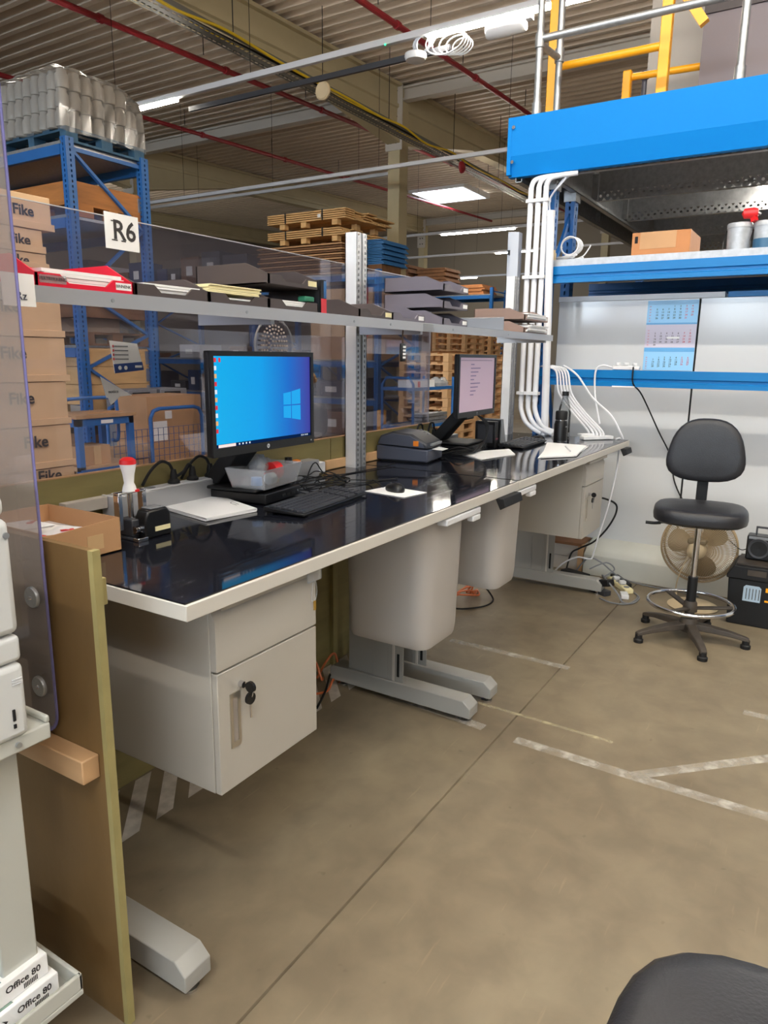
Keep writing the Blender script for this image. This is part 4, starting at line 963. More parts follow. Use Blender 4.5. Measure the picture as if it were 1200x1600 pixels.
# cardboard tray of pouches
bx = thing('cardboard_tray', 'open shallow cardboard box with white pouches at the near desk corner', 'box', (1.12, 1.83, D))
x0, x1, y0, y1, h = 1.02, 1.256, 1.636, 1.96, .095
obj('bottom', B((x0, y0, D), (x1, y1, D+.004)), M_CART, bx)
obj('front_side', MB().prism([(x0, D), (x1, D), (x1, D+h), (1.06, D+.085), (x0, D+.088)], 'y', y0, y0+.004), M_CART, bx)
obj('back_side', B((x0, y1-.004, D), (x1, y1, D+h)), M_CART, bx)
for x in (x0, x1-.004): obj('end_side', B((x, y0+.004, D), (x+.004, y1-.004, D+h)), M_CART, bx)
obj('tape_strip', B((1.15, y0-.001, D+.02), (1.2, y0, D+.06)), M_TAPEB, bx)
for k, (x, y, r) in enumerate(((1.07, 1.75, .3), (1.15, 1.72, -.4), (1.10, 1.84, .7))):
    p = thing('pouch', ('left', 'right', 'rear')[k]+' white pouch with red print in the cardboard box', 'pouch', (x, y, D+.045+.010*k), r, 'white pouches in the cardboard box')
    obj('pillow', MB().lathe((0, 0, 0), [(0, .0), (.055, .003), (.062, .009), (.052, .014), (0, .022)], 4, sx=1, sy=1.35), M_PAPER, p, True, smooth=True)
    obj('red_print', B((-.02, -.03, .0185), (.014, -.014, .0195)), M_REDP, p, True)
    obj('stand_in', B((-.03, -.03, -.042-.010*k), (.03, .03, .003)), M_PAPER, p, True) if 0 else None
obj('liner', B((x0+.005, y0+.005, D+.004), (x1-.005, y1-.005, D+.044)), M_PAPER, bx)
# numbering stamp and ink stamp
st = thing('numbering_stamp', 'metal hand stamp with white and red handle beside the cardboard box', 'stamp', (1.39, 1.75, D))
sx, sy = 1.37, 1.73
obj('base_plate', B((sx-.03, sy-.04, D), (sx+.03, sy+.04, D+.008)), M_DGREY2, st, bevel=.002)
obj('wheel_block', B((sx-.022, sy-.03, D+.008), (sx+.022, sy+.03, D+.06)), M_DGREY2, st, bevel=.004)
for k in range(5): obj('number_wheel', MB().cyl((sx-.02+.008*k, sy-.034, D+.03), (sx-.014+.008*k, sy-.034, D+.03), .012, 12), M_CHROME, st)
obj('frame', MB().box((sx-.05, sy-.012, D+.136), (sx+.05, sy+.012, D+.142)).box((sx-.05, sy-.012, D+.03), (sx-.036, sy+.012, D+.136)).box((sx+.036, sy-.012, D+.03), (sx+.05, sy+.012, D+.136)), M_CHROME, st, bevel=.002)
obj('plunger', MB().cyl((sx, sy, D+.06), (sx, sy, D+.142), .008, 12), M_CHROME, st, smooth=True)
h = obj('handle', MB().lathe((sx, sy, D+.142), [(0, 0), (.021, 0), (.018, .014), (.014, .024), (.017, .05), (.024, .08), (.022, .092), (0, .096)], 20), M_PAPER, st, smooth=True)
obj('red_cap', MB().lathe((sx, sy, D+.142), [(.0, .080), (.0245, .080), (.023, .092), (.014, .099), (0, .101)], 20), M_REDP, h, smooth=True)
obj('red_collar', MB().lathe((sx+.012, sy-.012, D+.140), [(0, 0), (.012, 0), (.012, .006), (0, .006)], 10), M_REDP, st)
ik = thing('ink_stamp', 'black self-inking stamp with small white label right of the metal stamp', 'stamp', (1.42, 1.70, D))
obj('body', MB().prism([(1.372, D), (1.372, D+.06), (1.385, D+.085), (1.455, D+.088), (1.468, D+.07), (1.47, D)], 'y', 1.67, 1.72), M_BLK, ik, bevel=.006)
obj('top_plate', B((1.395, 1.675, D+.086), (1.448, 1.715, D+.091)), M_MGREY, ik, bevel=.002)
obj('label', B((1.405, 1.6675, D+.02), (1.462, 1.6695, D+.034)), M_PAPER2, ik)
obj('metal_pad', B((1.335, 1.66, D), (1.372, 1.685, D+.012)), M_CHROME, ik, bevel=.002)

# power strip along the back of the near desk
ws = thing('power_strip', 'long grey power strip along the back of the near desk', 'power strip', (2.0, 1.99, D))
obj('body', B((1.495, 1.955, D), (2.60, 2.02, D+.078)), M_ALU, ws, bevel=.004)
obj('end_cap', B((1.487, 1.953, D), (1.498, 2.022, D+.08)), M_WHITE, ws, bevel=.002)
obj('socket_face', B((1.52, 1.962, D+.078), (2.35, 2.013, D+.081)), M_WHITE, ws)
for x in (1.56, 1.66, 2.05, 2.16, 2.26): obj('socket', MB().cyl((x, 1.988, D+.0811), (x, 1.988, D+.0822), .02, 16), M_MGREY, ws)
obj('switch', MB().cyl((2.42, 1.988, D+.078), (2.42, 1.988, D+.105), .018, 14, .016), M_BLK, ws)
obj('indicator', MB().lathe((2.475, 1.988, D+.078), [(0, 0), (.02, 0), (.018, .008), (0, .012)], 14), M_ORG, ws)
obj('white_end', B((2.60, 1.965, D+.01), (2.66, 2.015, D+.06)), M_WHITE, ws, bevel=.004)
for k, (x, lab) in enumerate(((1.77, 'left black plug in the grey power strip'), (1.86, 'middle black plug in the grey power strip'), (1.95, 'right black plug in the grey power strip'))):
    pl = thing('power_plug', lab, 'plug', (x, 1.988, D+.081), group='black plugs in the power strip')
    obj('body', MB().lathe((x, 1.988, D+.0825), [(0, 0), (.022, 0), (.022, .008), (.014, .016), (.013, .03), (.009, .05), (0, .05)], 14), M_BLKM, pl, smooth=True)
    c = [(x-.004, 1.988, D+.13), (x-.02, 1.988, D+.155), (x-.055, 1.992, D+.165), (x-.095, 2.0, D+.135), (x-.11, 2.026, D+.085)] if k != 1 else [(x-.004, 1.988, D+.13), (x-.015, 1.99, D+.142), (x-.04, 1.995, D+.115), (x-.07, 2.025, D+.09)]
    obj('cable', MB().tube(c, .0055, 7), M_BLKM, pl, smooth=True)
wl = solo('wood_strip', 'pale wooden strip fixed low on the plywood behind the middle post', 'strip', B((2.745, 2.022, D+.002), (3.30, 2.039, D+.048)), M_WOODP, bevel=.004)
wl2 = solo('wood_strip', 'pale wooden strip end behind the metal stamp', 'strip', B((1.33, 1.985, D+.04), (1.484, 2.02, D+.078)), M_CONCB, bevel=.002)
wl3 = solo('wire_bracket', 'small grey wire clip on plywood behind the blue monitor', 'clip', MB().tube([(2.12, 2.035, D+.13), (2.12, 2.0, D+.145), (2.15, 2.0, D+.155), (2.15, 2.035, D+.13)], .003, 5), M_GALV)

# label printer
lpn = thing('label_printer', 'dark grey label printer with orange badge at the desk seam', 'printer', (3.325, 1.90, D), math.radians(8))
bp = [(-.15, .006), (-.15, .075), (-.135, .10), (-.06, .145), (.05, .155), (.12, .13), (.14, .09), (.14, .006)]
obj('lower_body', MB().prism([(-.15, .006), (-.15, .07), (.14, .085), (.14, .006)], 'x', -.115, .115), M_DGREY, lpn, True, bevel=.008)
obj('lid', MB().prism([(-.15, .073), (-.145, .10), (-.06, .148), (.05, .158), (.12, .135), (.14, .088)], 'x', -.113, .113), M_DGREY2, lpn, True, bevel=.01)
obj('side_panel', MB().prism([(-.13, .08), (-.12, .105), (-.05, .14), (.05, .149), (.115, .125), (.13, .09)], 'x', -.118, -.112), M_DGREY, lpn, True, bevel=.002)
obj('orange_badge', MB().box((-.121, -.10, .088), (-.117, -.07, .115)), M_ORG, lpn, True, bevel=.002)
obj('window_strip', B((-.07, -.155, .088), (.09, -.146, .10)), M_MGREY, lpn, True)
obj('label_tongue', MB().add([(-.05, -.15, .071), (.06, -.15, .071), (.05, -.205, .066), (-.04, -.205, .066), (-.05, -.15, .069), (.06, -.15, .069), (.05, -.205, .064), (-.04, -.205, .064)], [(0, 1, 2, 3), (7, 6, 5, 4), (3, 2, 6, 7), (0, 3, 7, 4), (1, 0, 4, 5), (2, 1, 5, 6)]), M_PAPER, lpn, True)
for k in range(3): obj('button', MB().cyl((.06+.0*k, -.085+.02*k, .133+.010*k), (.06, -.085+.02*k, .140+.010*k), .007, 10), M_MGREY, lpn, True)
obj('base_pad', B((-.1, -.13, 0), (.1, .12, .007)), M_BLKM, lpn, True)

# far monitor, its base, papers, devices
m2, s2 = monitor('far monitor with pale lilac page on its screen', (3.815, 1.74, D), math.radians(2), .545, .345, .385, M_LILAC, 1)
stand(m2)
for k in range(9): obj('text_line', MB().add([(-.10, -.0025, .50-.021*k), (-.10+.05+.03*((k*7) % 4), -.0025, .50-.021*k), (-.10+.05+.03*((k*7) % 4), -.0025, .506-.021*k), (-.10, -.0025, .506-.021*k)], [(0, 1, 2, 3)]), mat('screen_text', (120, 104, 140), .5, emit=.25), s2, True)
obj('header_line', MB().add([(-.24, -.0025, .522), (.22, -.0025, .522), (.22, -.0025, .528), (-.24, -.0025, .528)], [(0, 1, 2, 3)]), mat('screen_text2', (150, 130, 150), .5, emit=.3), s2, True)
dock((3.86, 1.86, D), math.radians(5), 'slim black computer base under the far monitor')
dv = thing('mini_computer', 'small black upright box with vents on the far computer base', 'computer', (4.10, 1.80, D+.058))
obj('case', B((4.075, 1.72, D+.0), (4.115, 1.86, D+.16)), M_BLK, dv, bevel=.006)
obj('side_grille', B((4.0735, 1.74, D+.03), (4.0755, 1.84, D+.14)), M_DGREY2, dv)
obj('status_light', B((4.08, 1.7185, D+.05), (4.11, 1.7205, D+.06)), mat('dim_red', (120, 50, 60), .4), dv)
dv2 = thing('desk_phone_stand', 'grey tilted stand beside the far monitor base', 'stand', (4.24, 1.80, D))
obj('back_plate', MB().prism([(4.19, D), (4.17, D+.17), (4.19, D+.17), (4.25, D)], 'y', 1.72, 1.86), M_MGREY, dv2, bevel=.003)
obj('front_plate', MB().prism([(4.15, D), (4.165, D+.165), (4.175, D+.165), (4.17, D)], 'y', 1.73, 1.85), M_BLK, dv2)
cb_ = thing('cable_tangle', 'black cables looping around the far monitor base', 'cable', (3.75, 1.75, D))
for k in range(5):
    cb_p = [(3.60+.03*k, 1.78+.02*k, D+.01), (3.62+.02*k, 1.70, D+.012), (3.74+.02*k, 1.68+.01*k, D+.03), (3.86, 1.69, D+.085), (3.93+.01*k, 1.73, D+.16), (3.92, 1.78, D+.21)] if k % 2 == 0 else [(3.55+.02*k, 1.85, D+.004), (3.60, 1.74, D+.02+.01*k), (3.68, 1.70, D+.03), (3.75, 1.72, D+.012), (3.7, 1.80, D+.006)]
    obj('cable', MB().tube(cb_p, .0045, 6), M_BLKM, cb_, smooth=True)
ws = thing('power_strip', 'grey power strip left of the far monitor base', 'power strip', (3.85, 1.99, D))
obj('body', B((3.56, 1.96, D), (4.05, 2.02, D+.075)), M_ALU, ws, bevel=.004)
for x in (3.62, 3.72, 3.82): obj('socket', MB().cyl((x, 1.99, D+.075), (x, 1.99, D+.077), .02, 14), M_WHITE, ws)
for k, (x, lab) in enumerate(((3.64, 'left black plug in the far power strip'), (3.78, 'right black plug in the far power strip'))):
    pl = thing('power_plug', lab, 'plug', (x, 1.99, D+.075), group='black plugs in the power strip')
    obj('body', MB().lathe((x, 1.99, D+.0775), [(0, 0), (.022, 0), (.022, .008), (.014, .016), (.012, .045), (0, .045)], 12), M_BLKM, pl, smooth=True)
    obj('cable', MB().tube([(x, 1.99, D+.12), (x-.03, 1.98, D+.16), (x-.09, 1.97, D+.16), (x-.13, 1.96, D+.09), (x-.14, 1.93, D+.006)], .0055, 7), M_BLKM, pl, smooth=True)
sheets('paper_sheet', 'narrow white sheets in front of the far monitor', [(3.53, 1.56), (3.85, 1.50), (4.05, 1.62), (3.72, 1.80)], D+.001, 2)
sheets('paper_stack', 'wide stack of white papers beside the far keyboard', [(3.78, 1.33), (3.97, 1.19), (4.48, 1.27), (4.50, 1.53)], D+.0015, 4)
solo('pen', 'thin white pen lying on the far paper stack', 'pen', MB().cyl((4.10, 1.26, D+.0145), (4.32, 1.36, D+.0145), .004, 8), M_UNLIT)
tp = thing('thermos_bottle', 'black thermos flask with steel base on the far desk', 'bottle', (4.61, 1.49, D))
obj('body', MB().lathe((4.61, 1.49, D), [(0, .012), (.043, .012), (.044, .12), (.038, .145), (.036, .15), (0, .15)], 24), M_BLK, tp, smooth=True)
obj('steel_base', MB().lathe((4.61, 1.49, D), [(0, 0), (.042, 0), (.0435, .003), (.0435, .014), (0, .014)], 24), M_CHROME, tp, smooth=True)
obj('cap', MB().lathe((4.61, 1.49, D), [(0, .15), (.037, .15), (.039, .156), (.039, .20), (.035, .208), (0, .208)], 24), M_BLKM, tp, smooth=True)
obj('collar', MB().lathe((4.61, 1.49, D), [(0, .146), (.0385, .146), (.0385, .151), (0, .151)], 24), M_CHROME, tp, smooth=True)
obj('logo_patch', MB().box((4.583, 1.451, D+.105), (4.612, 1.4465, D+.112)), M_MGREY, tp)
wb = thing('water_bottle', 'clear plastic bottle with black cap behind the thermos', 'bottle', (4.98, 1.59, D))
obj('body', MB().lathe((4.98, 1.59, D), [(0, 0), (.042, 0), (.045, .01), (.045, .17), (.038, .21), (.022, .26), (.02, .29), (0, .29)], 24), M_BOTT, wb, smooth=True)
obj('cap', MB().lathe((4.98, 1.59, D), [(0, .288), (.024, .288), (.024, .318), (0, .318)], 20), M_BLK, wb, smooth=True)
wp = thing('cable_trunking', 'white flat trunking pieces lying at the far desk corner', 'trunking', (4.95, 1.38, D))
obj('piece', MB().bar((4.86, 1.42, D+.014), (5.04, 1.27, D+.014), .06, .024), M_WHITE, wp, bevel=.004)
obj('piece', MB().bar((4.90, 1.45, D+.032), (5.05, 1.33, D+.032), .05, .012), M_WHITE, wp, bevel=.003)
# conduits at the far end
for k, (y, zt) in enumerate(((1.935, 2.70), (1.88, 2.70), (1.828, 2.70))):
    c = thing('conduit', ('left', 'middle', 'right')[k]+' thin white conduit rising behind the far desk end', 'pipe', (5.0, y, D), group='white conduits rising to the mezzanine')
    ex = [(5.0, 1.76), (4.97, 1.66), (5.03, 1.60)][k]
    obj('tube', MB().tube([(4.99, y-.01, zt), (4.995, y-.01, 2.0), (5.0, y-.01, 1.25)], .019, 10, smooth=False), M_CONDUIT, c, smooth=True)
    obj('lower_bend', MB().tube([(5.0, y-.01, 1.25), (5.0, y-.015, 1.19), (5.0, y-.05, 1.11), (5.0, y-.11, 1.06), (ex[0], ex[1], 1.03)], .017, 10), M_CONDUIT, c, smooth=True)
    obj('upper_bend', MB().tube([(4.99, y-.01, zt), (5.0, y-.03, 2.745), (5.03, y-.09, 2.765), (5.06, y-.2, 2.775)], .017, 10), M_CONDUIT, c, smooth=True)
    for z in (2.60, 2.10, 1.30): obj('clip', B((4.965, y-.036, z), (5.025, y+.016, z+.022)), M_WHITE, c)
c = thing('conduit', 'thick white conduit ending open below the mezzanine', 'pipe', (5.0, 1.765, D))
obj('tube', MB().cyl((4.985, 1.775, 2.535), (5.02, 1.74, D+.002), .027, 14), M_CONDUIT, c, smooth=True)
obj('collar', MB().cyl((4.985, 1.775, 2.50), (4.985, 1.775, 2.537), .0295, 14), M_WHITE, c, smooth=True)
gp = thing('service_post', 'grey square post behind the white conduits', 'post', (5.11, 2.08, 0))
obj('profile', B((5.085, 2.06, 0), (5.15, 2.12, 2.44)), M_CONDG, gp, bevel=.004)
obj('bracket', B((5.04, 2.07, 2.28), (5.085, 2.10, 2.31)), M_BLKM, gp); obj('bracket', B((5.04, 2.07, 1.36), (5.085, 2.10, 1.39)), M_BLKM, gp)
lc = thing('loose_cables', 'thin white cables hanging from the mezzanine edge into the thick conduit', 'cable', (5.0, 1.78, 2.5))
for k in range(3):
    obj('cable', MB().tube([(5.06, 1.68-.03*k, 2.79), (5.03, 1.72-.02*k, 2.72), (5.0, 1.79-.02*k, 2.62), (4.985, 1.775, 2.50)] if k < 1 else [(5.06, 1.70-.03*k, 2.79), (5.05, 1.76, 2.70), (5.04, 1.83, 2.55), (5.04, 1.82+.01*k, 2.25)], .006, 6), M_CONDG, lc, smooth=True)
# cables over the blue rail
rc = thing('cable_bundle', 'bundle of white cables draped over the blue rail down to the desk', 'cable', (5.0, 1.5, D))
random.seed(5)
for k in range(6):
    ya = 1.77-.02*k; yb = (1.40, 1.37, 1.345, 1.32, 1.30, 1.20)[k]
    p = [(5.09, ya+.05, 1.50), (5.03, ya, 1.502+.004*(k % 2)), (5.015, ya-.09, 1.47), (5.0, (ya+yb)/2+.06, 1.32), (4.99, (ya+yb)/2-.05, 1.19), (4.97, yb+.02, 1.08), (4.965, yb, D+.022)]
    if k == 5: p = [(5.09, 1.66, 1.50), (5.03, 1.62, 1.503), (5.01, 1.52, 1.44), (5.0, 1.41, 1.30), (5.0, 1.27, 1.18), (5.0, 1.20, 1.07), (5.03, 1.185, D+.008)]
    obj('cable', MB().tube(p, .007, 6), M_CONDUIT, rc, smooth=True)
mp_ = thing('extension_socket', 'white multi-socket lying on the blue rail', 'socket', (5.06, 1.2, 1.485))
obj('body', B((5.045, 1.12, 1.485), (5.085, 1.30, 1.515)), M_WHITE, mp_, bevel=.008)
for y in (1.155, 1.21, 1.265): obj('plug', MB().cyl((5.06, y, 1.515), (5.06, y, 1.535), .018, 10), M_WHITE, mp_, bevel=.003)
obj('cable', MB().tube([(5.06, 1.30, 1.50), (5.03, 1.36, 1.515), (5.02, 1.402, 1.48), (5.02, 1.40, 1.35), (5.0, 1.37, 1.22), (4.985, 1.34, 1.12)], .0065, 6), M_CONDUIT, mp_, smooth=True)
solo('power_cable', 'thin black cable hanging from the blue rail across the white wall', 'cable', MB().tube([(5.09, 1.17, 1.487), (5.025, 1.155, 1.50), (5.028, 1.15, 1.40), (5.10, 1.10, 1.32), (5.25, 1.0, 1.07), (5.335, .92, .89), (5.335, .88, .72), (5.325, .80, .58), (5.3, .7, .52), (5.2, .62, .45), (4.95, .60, .40)], .0055, 6), M_BLKM, smooth=True)
solo('network_cable', 'long white cable hanging from the far desk corner to the floor', 'cable', MB().tube([(5.02, 1.23, D+.006), (5.085, 1.215, D+.002), (5.088, 1.22, .94), (4.97, 1.20, .79), (4.95, 1.23, .56), (4.96, 1.28, .35), (4.95, 1.31, .19), (4.94, 1.33, .165), (4.94, 1.42, .165), (4.93, 1.52, .10), (4.92, 1.59, .01)], .006, 6), M_CONDUIT, smooth=True)
solo('power_cable', 'thick black cable looping out beside the far pedestal', 'cable', MB().tube([(4.72, 1.42, .60), (4.9, 1.33, .625), (5.06, 1.22, .57), (5.07, 1.20, .50), (5.06, 1.25, .38), (5.07, 1.34, .265), (5.07, 1.44, .20), (5.07, 1.50, .15), (5.0, 1.51, .03), (4.97, 1.51, .01)], .007, 6), M_BLKM, smooth=True)
# power strips on the floor at the far desk foot
fs_ = thing('floor_socket_strip', 'white socket strip with plugs on the floor by the far desk foot', 'power strip', (4.93, 1.10, 0), math.radians(38))
obj('body', B((-.15, -.03, 0), (.15, .03, .035)), M_PAPER2, fs_, True, bevel=.008)
for k in range(4): obj('socket', MB().cyl((-.1+.065*k, 0, .035), (-.1+.065*k, 0, .037), .02, 12), M_MGREY, fs_, True)
for k in range(2): obj('plug', B((-.05+.1*k, -.022, .036), (-.01+.1*k, .022, .06)), M_WHITE, fs_, True, bevel=.006)
fs2 = thing('power_adapter', 'black power adapter leaning on the far desk foot', 'adapter', (4.72, 1.18, 0), math.radians(60))
obj('case', MB().bar((-.09, 0, .10), (.09, 0, .05), .06, .045), M_BLKM, fs2, True, bevel=.005)
obj('under_pack', B((-.07, -.03, 0), (.08, .03, .035)), M_DGREY2, fs2, True, bevel=.005)
fs3 = thing('power_adapter', 'black adapter with white label behind the far desk foot', 'adapter', (4.93, 1.42, 0), math.radians(70))
obj('case', B((-.10, -.04, 0), (.10, .04, .06)), M_BLKM, fs3, True, bevel=.004)
obj('label', B((-.085, -.042, .012), (.085, -.0395, .052)), M_PAPER, fs3, True)
for k in range(3): obj('label_icon', B((-.06+.05*k, -.0435, .02), (-.03+.05*k, -.0418, .044)), M_DGREY2, fs3, True)
fs4 = thing('wall_adapter', 'small white adapter on the floor in front of the socket strip', 'adapter', (4.72, 1.02, 0), math.radians(20))
obj('case', B((-.04, -.025, 0), (.05, .025, .03)), M_WHITE, fs4, True, bevel=.004)
fs5 = thing('black_socket_strip', 'black socket strip behind the white one on the floor', 'power strip', (5.02, 1.12, 0), math.radians(38))
obj('body', B((-.13, -.025, 0), (.12, .025, .04)), M_BLKM, fs5, True, bevel=.006)
fc = thing('floor_cables', 'loose grey cables looping on the floor by the far desk foot', 'cable', (4.75, 1.1, 0))
for p in ([(4.93, 1.2, .01), (4.82, 1.20, .10), (4.68, 1.13, .11), (4.64, 1.05, .05), (4.6, 1.0, .007), (4.62, .94, .007), (4.75, .93, .007), (4.84, .98, .007)],
          [(4.6, 1.15, .007), (4.55, 1.06, .007), (4.58, .97, .007), (4.7, .94, .007), (4.8, .95, .007)],
          [(5.0, 1.45, .02), (4.97, 1.35, .16), (4.96, 1.25, .15), (5.0, 1.12, .05), (5.05, .95, .008), (5.04, .75, .008), (5.0, .6, .008)],
          [(4.85, 1.30, .12), (4.9, 1.2, .17), (4.9, 1.14, .13), (4.86, 1.2, .08)]):
    obj('cable', MB().tube(p, .0055, 6), M_MGREY, fc, smooth=True)
oc = thing('orange_cables', 'orange cables looping on the floor below the near desk', 'cable', (2.65, 1.95, 0))
for p in ([(2.50, 1.93, .01), (2.54, 1.95, .09), (2.58, 1.97, .10), (2.57, 1.93, .03), (2.62, 1.96, .008)], [(2.6, 1.98, .01), (2.68, 1.98, .07), (2.72, 1.96, .10), (2.72, 1.93, .03), (2.8, 1.95, .008), (2.9, 1.97, .01)], [(2.45, 1.9, .008), (2.52, 1.86, .008), (2.6, 1.88, .03), (2.72, 1.9, .008)]):
    obj('cable', MB().tube(p, .006, 6), M_ORGC, oc, smooth=True)
oc = thing('orange_cables', 'orange cables on the floor beyond the second waste bin', 'cable', (4.0, 1.95, 0))
for k in range(4):
    obj('cable', MB().tube([(3.85+.05*k, 1.85+.03*k, .008), (3.95+.05*k, 1.92, .06), (4.05+.04*k, 1.86, .05+.02*k), (4.15, 1.82+.03*k, .03), (4.3, 1.90, .008)], .006, 6), M_ORGC, oc, smooth=True)
solo('power_cable', 'black cable on the floor at the hazard tape', 'cable', MB().tube([(2.36, 1.80, .006), (2.48, 1.84, .03), (2.60, 1.90, .05), (2.70, 1.93, .02), (2.8, 1.95, .006)], .0055, 6), M_BLKM, smooth=True)
solo('power_cable', 'black cable looping below the second waste bin', 'cable', MB().tube([(3.7, 1.95, .12), (3.85, 1.86, .02), (4.0, 1.74, .007), (4.15, 1.72, .007), (4.22, 1.78, .04), (4.2, 1.85, .12), (4.15, 1.9, .3)], .0055, 6), M_BLKM, smooth=True)
solo('power_cable', 'black cable hanging under the near desk beside the waste bin', 'cable', MB().tube([(2.72, 1.98, .96), (2.74, 1.97, .88), (2.80, 1.95, .80), (2.9, 1.95, .72), (2.95, 1.96, .5), (2.95, 1.97, .01)], .005, 6), M_BLKM, smooth=True)

# ================================================================== STOOLS, FAN, TOOLBOX, RADIO
def pad(w, d, h, nx=14, sq=3.2, dome=.012):
    """soft rounded pad, superellipse outline, centred on the origin, thickness along z"""
    vs = []; n = 36; R = [(.90, -.5), (.985, -.34), (1.0, -.05), (.985, .28), (.93, .44), (.80, .5), (.5, .5+dome*8), (.2, .5+dome*10), (.01, .5+dome*10)]
    for r, z in R:
        for k in range(n):
            a = 2*PI*k/n; c, s_ = math.cos(a), math.sin(a)
            q = (abs(c)**sq+abs(s_)**sq)**(-1/sq)
            vs.append((w/2*r*c*q, d/2*r*s_*q, z*h))
    return MB().add(vs, [(i*n+k, i*n+(k+1) % n, (i+1)*n+(k+1) % n, (i+1)*n+k) for i in range(len(R)-1) for k in range(n)]+[tuple(range(n-1, -1, -1)), tuple(range((len(R)-1)*n, len(R)*n))])
def make_stool(label, loc, rot):
    """origin on the floor; the seat faces -x"""
    t = thing('work_stool', label, 'stool', loc, rot, 'black work stools')
    s = pad(.45, .48, .085); s.v = [(x, y, z+.735) for x, y, z in s.v]
    obj('seat', s, M_LEATH, t, True, smooth=True)
    p = pad(.36, .40, .06, sq=2.8); vs = []
    for x, y, z in p.v:                       # stand the pad upright, narrower at the top
        zz = x; yy = y*(1-.42*max(-.2, zz)/.18*.45)
        vs.append((.235-z+.25*yy*yy*-1+.05*zz, yy, 1.055+zz))
    p.v = vs
    obj('backrest', p, M_LEATH, t, True, smooth=True)
    obj('back_strut', MB().prism([(.05, .675), (.26, .675), (.285, .70), (.275, .92), (.258, .92), (.262, .71), (.05, .69)], 'y', -.03, .03), M_BLKM, t, True, bevel=.004)
    obj('seat_plate', B((-.1, -.09, .668), (.1, .09, .70)), M_BLKM, t, True, bevel=.006)
    lv = obj('lever', MB().tube([(-.02, .08, .675), (-.02, .17, .668), (-.02, .20, .665)], .005, 6), M_BLKM, t, True)
    obj('lever_grip', MB().tube([(-.02, .195, .665), (-.02, .23, .66), (-.02, .275, .66)], .009, 8), M_BLKM, lv, True)
    obj('gas_column', MB().cyl((0, 0, .34), (0, 0, .67), .016, 16), M_CHROME, t, True, smooth=True)
    obj('column_tube', MB().cyl((0, 0, .07), (0, 0, .37), .026, 16), M_BLKM, t, True, smooth=True)
    rg = obj('foot_ring', MB().tube([(.225*math.cos(a), .225*math.sin(a), .215) for a in [2*PI*k/32 for k in range(32)]], .011, 10, closed=True), M_CHROME, t, True, smooth=True)
    obj('ring_hub', MB().lathe((0, 0, .17), [(0, 0), (.04, 0), (.036, .05), (.03, .06), (0, .06)], 16), M_DUST, t, True, smooth=True)
    for k in range(3):
        a = .6+2*PI*k/3; obj('ring_spoke', MB().bar((.03*math.cos(a), .03*math.sin(a), .19), (.225*math.cos(a), .225*math.sin(a), .214), .035, .012), M_DUST, t, True, bevel=.003)
    obj('base_hub', MB().lathe((0, 0, .055), [(0, 0), (.05, 0), (.055, .04), (.04, .075), (0, .08)], 18), M_DUST, t, True, smooth=True)
    for k in range(5):
        a = math.radians(52+72*k); c, s_ = math.cos(a), math.sin(a); n = (-s_, c)
        mb = MB(); pr = [(.03, .038, .105, .07), (.12, .032, .098, .066), (.22, .025, .083, .058), (.295, .021, .066, .044), (.315, .018, .058, .040)]
        vs = []
        for r, hw, zt, zb in pr:
            for q, z in ((-hw, zb), (hw, zb), (hw*.8, zt), (-hw*.8, zt)): vs.append((r*c+q*n[0], r*s_+q*n[1], z))
        mb.add(vs, [(i*4+j, i*4+(j+1) % 4, i*4+4+(j+1) % 4, i*4+4+j) for i in range(4) for j in range(4)]+[(3, 2, 1, 0), (16, 17, 18, 19)])
        lg = obj('base_leg', mb, M_DUST, t, True, bevel=.004)
        obj('glide', MB().lathe((.30*c, .30*s_, 0), [(0, 0), (.026, 0), (.027, .018), (.02, .024), (.02, .048), (0, .048)], 14), M_BLKM, lg, True, smooth=True)
    return t
w1 = make_stool('black work stool with chrome foot ring standing before the fan', (4.18, .54, 0), math.radians(8))
w2 = dup(w1, (.72, -.08, 0), math.radians(270), 'near black work stool cut off at the bottom right of the picture')

fn = thing('desk_fan', 'dirty cream fan on a low base behind the far stool', 'fan', (4.86, .61, 0))
fx, fy, fz, fr = 4.84, .615, .375, .228
g = MB()
for r in (fr, fr*.97): g.tube([(fx+(.03 if r == fr else .09)*1, fy+r*math.cos(a), fz+r*math.sin(a)) for a in [2*PI*k/36 for k in range(36)]], .007, 6, closed=True)
obj('rim_ring', g, M_FANG, fn, smooth=True)
g = MB()
for k in range(110):
    a = 2*PI*k/110; c, s_ = math.cos(a), math.sin(a)
    for sg_ in (-1, 1):
        P = [(fx+.03+sg_*dx, fy+fr*q*c, fz+fr*q*s_) for q, dx in ((1, 0), (.85, .045), (.5, .065), (.2, .068))]
        g.tube(P, .002, 3, smooth=False)
gg = obj('wire_guard', g, M_FANG, fn); gg['kind'] = 'stuff'
for k in range(3):
    a = PI/2+.75+2*PI*k/3; bl = []
    n = 20
    for i in range(n):
        b = 2*PI*i/n; u, v = .12+.075*math.cos(b), .075*math.sin(b)*(1+.25*math.cos(b))
        bl.append((fx+.03+.25*v*.35, fy+u*math.cos(a)-v*math.sin(a), fz+u*math.sin(a)+v*math.cos(a)))
    mb = MB().add(bl+[(x+.003, y, z) for x, y, z in bl], [tuple(range(n)), tuple(range(2*n-1, n-1, -1))]+[(i, (i+1) % n, n+(i+1) % n, n+i) for i in range(n)])
    obj('blade', mb, M_FANB, fn)
obj('motor_housing', MB().lathe((fx, fy, fz), [(0, -.13), (.03, -.125), (.052, -.10), (.058, -.06), (.058, -.035), (.05, -.03), (0, -.03)], 24, 'x'), M_CREAM, fn, smooth=True)
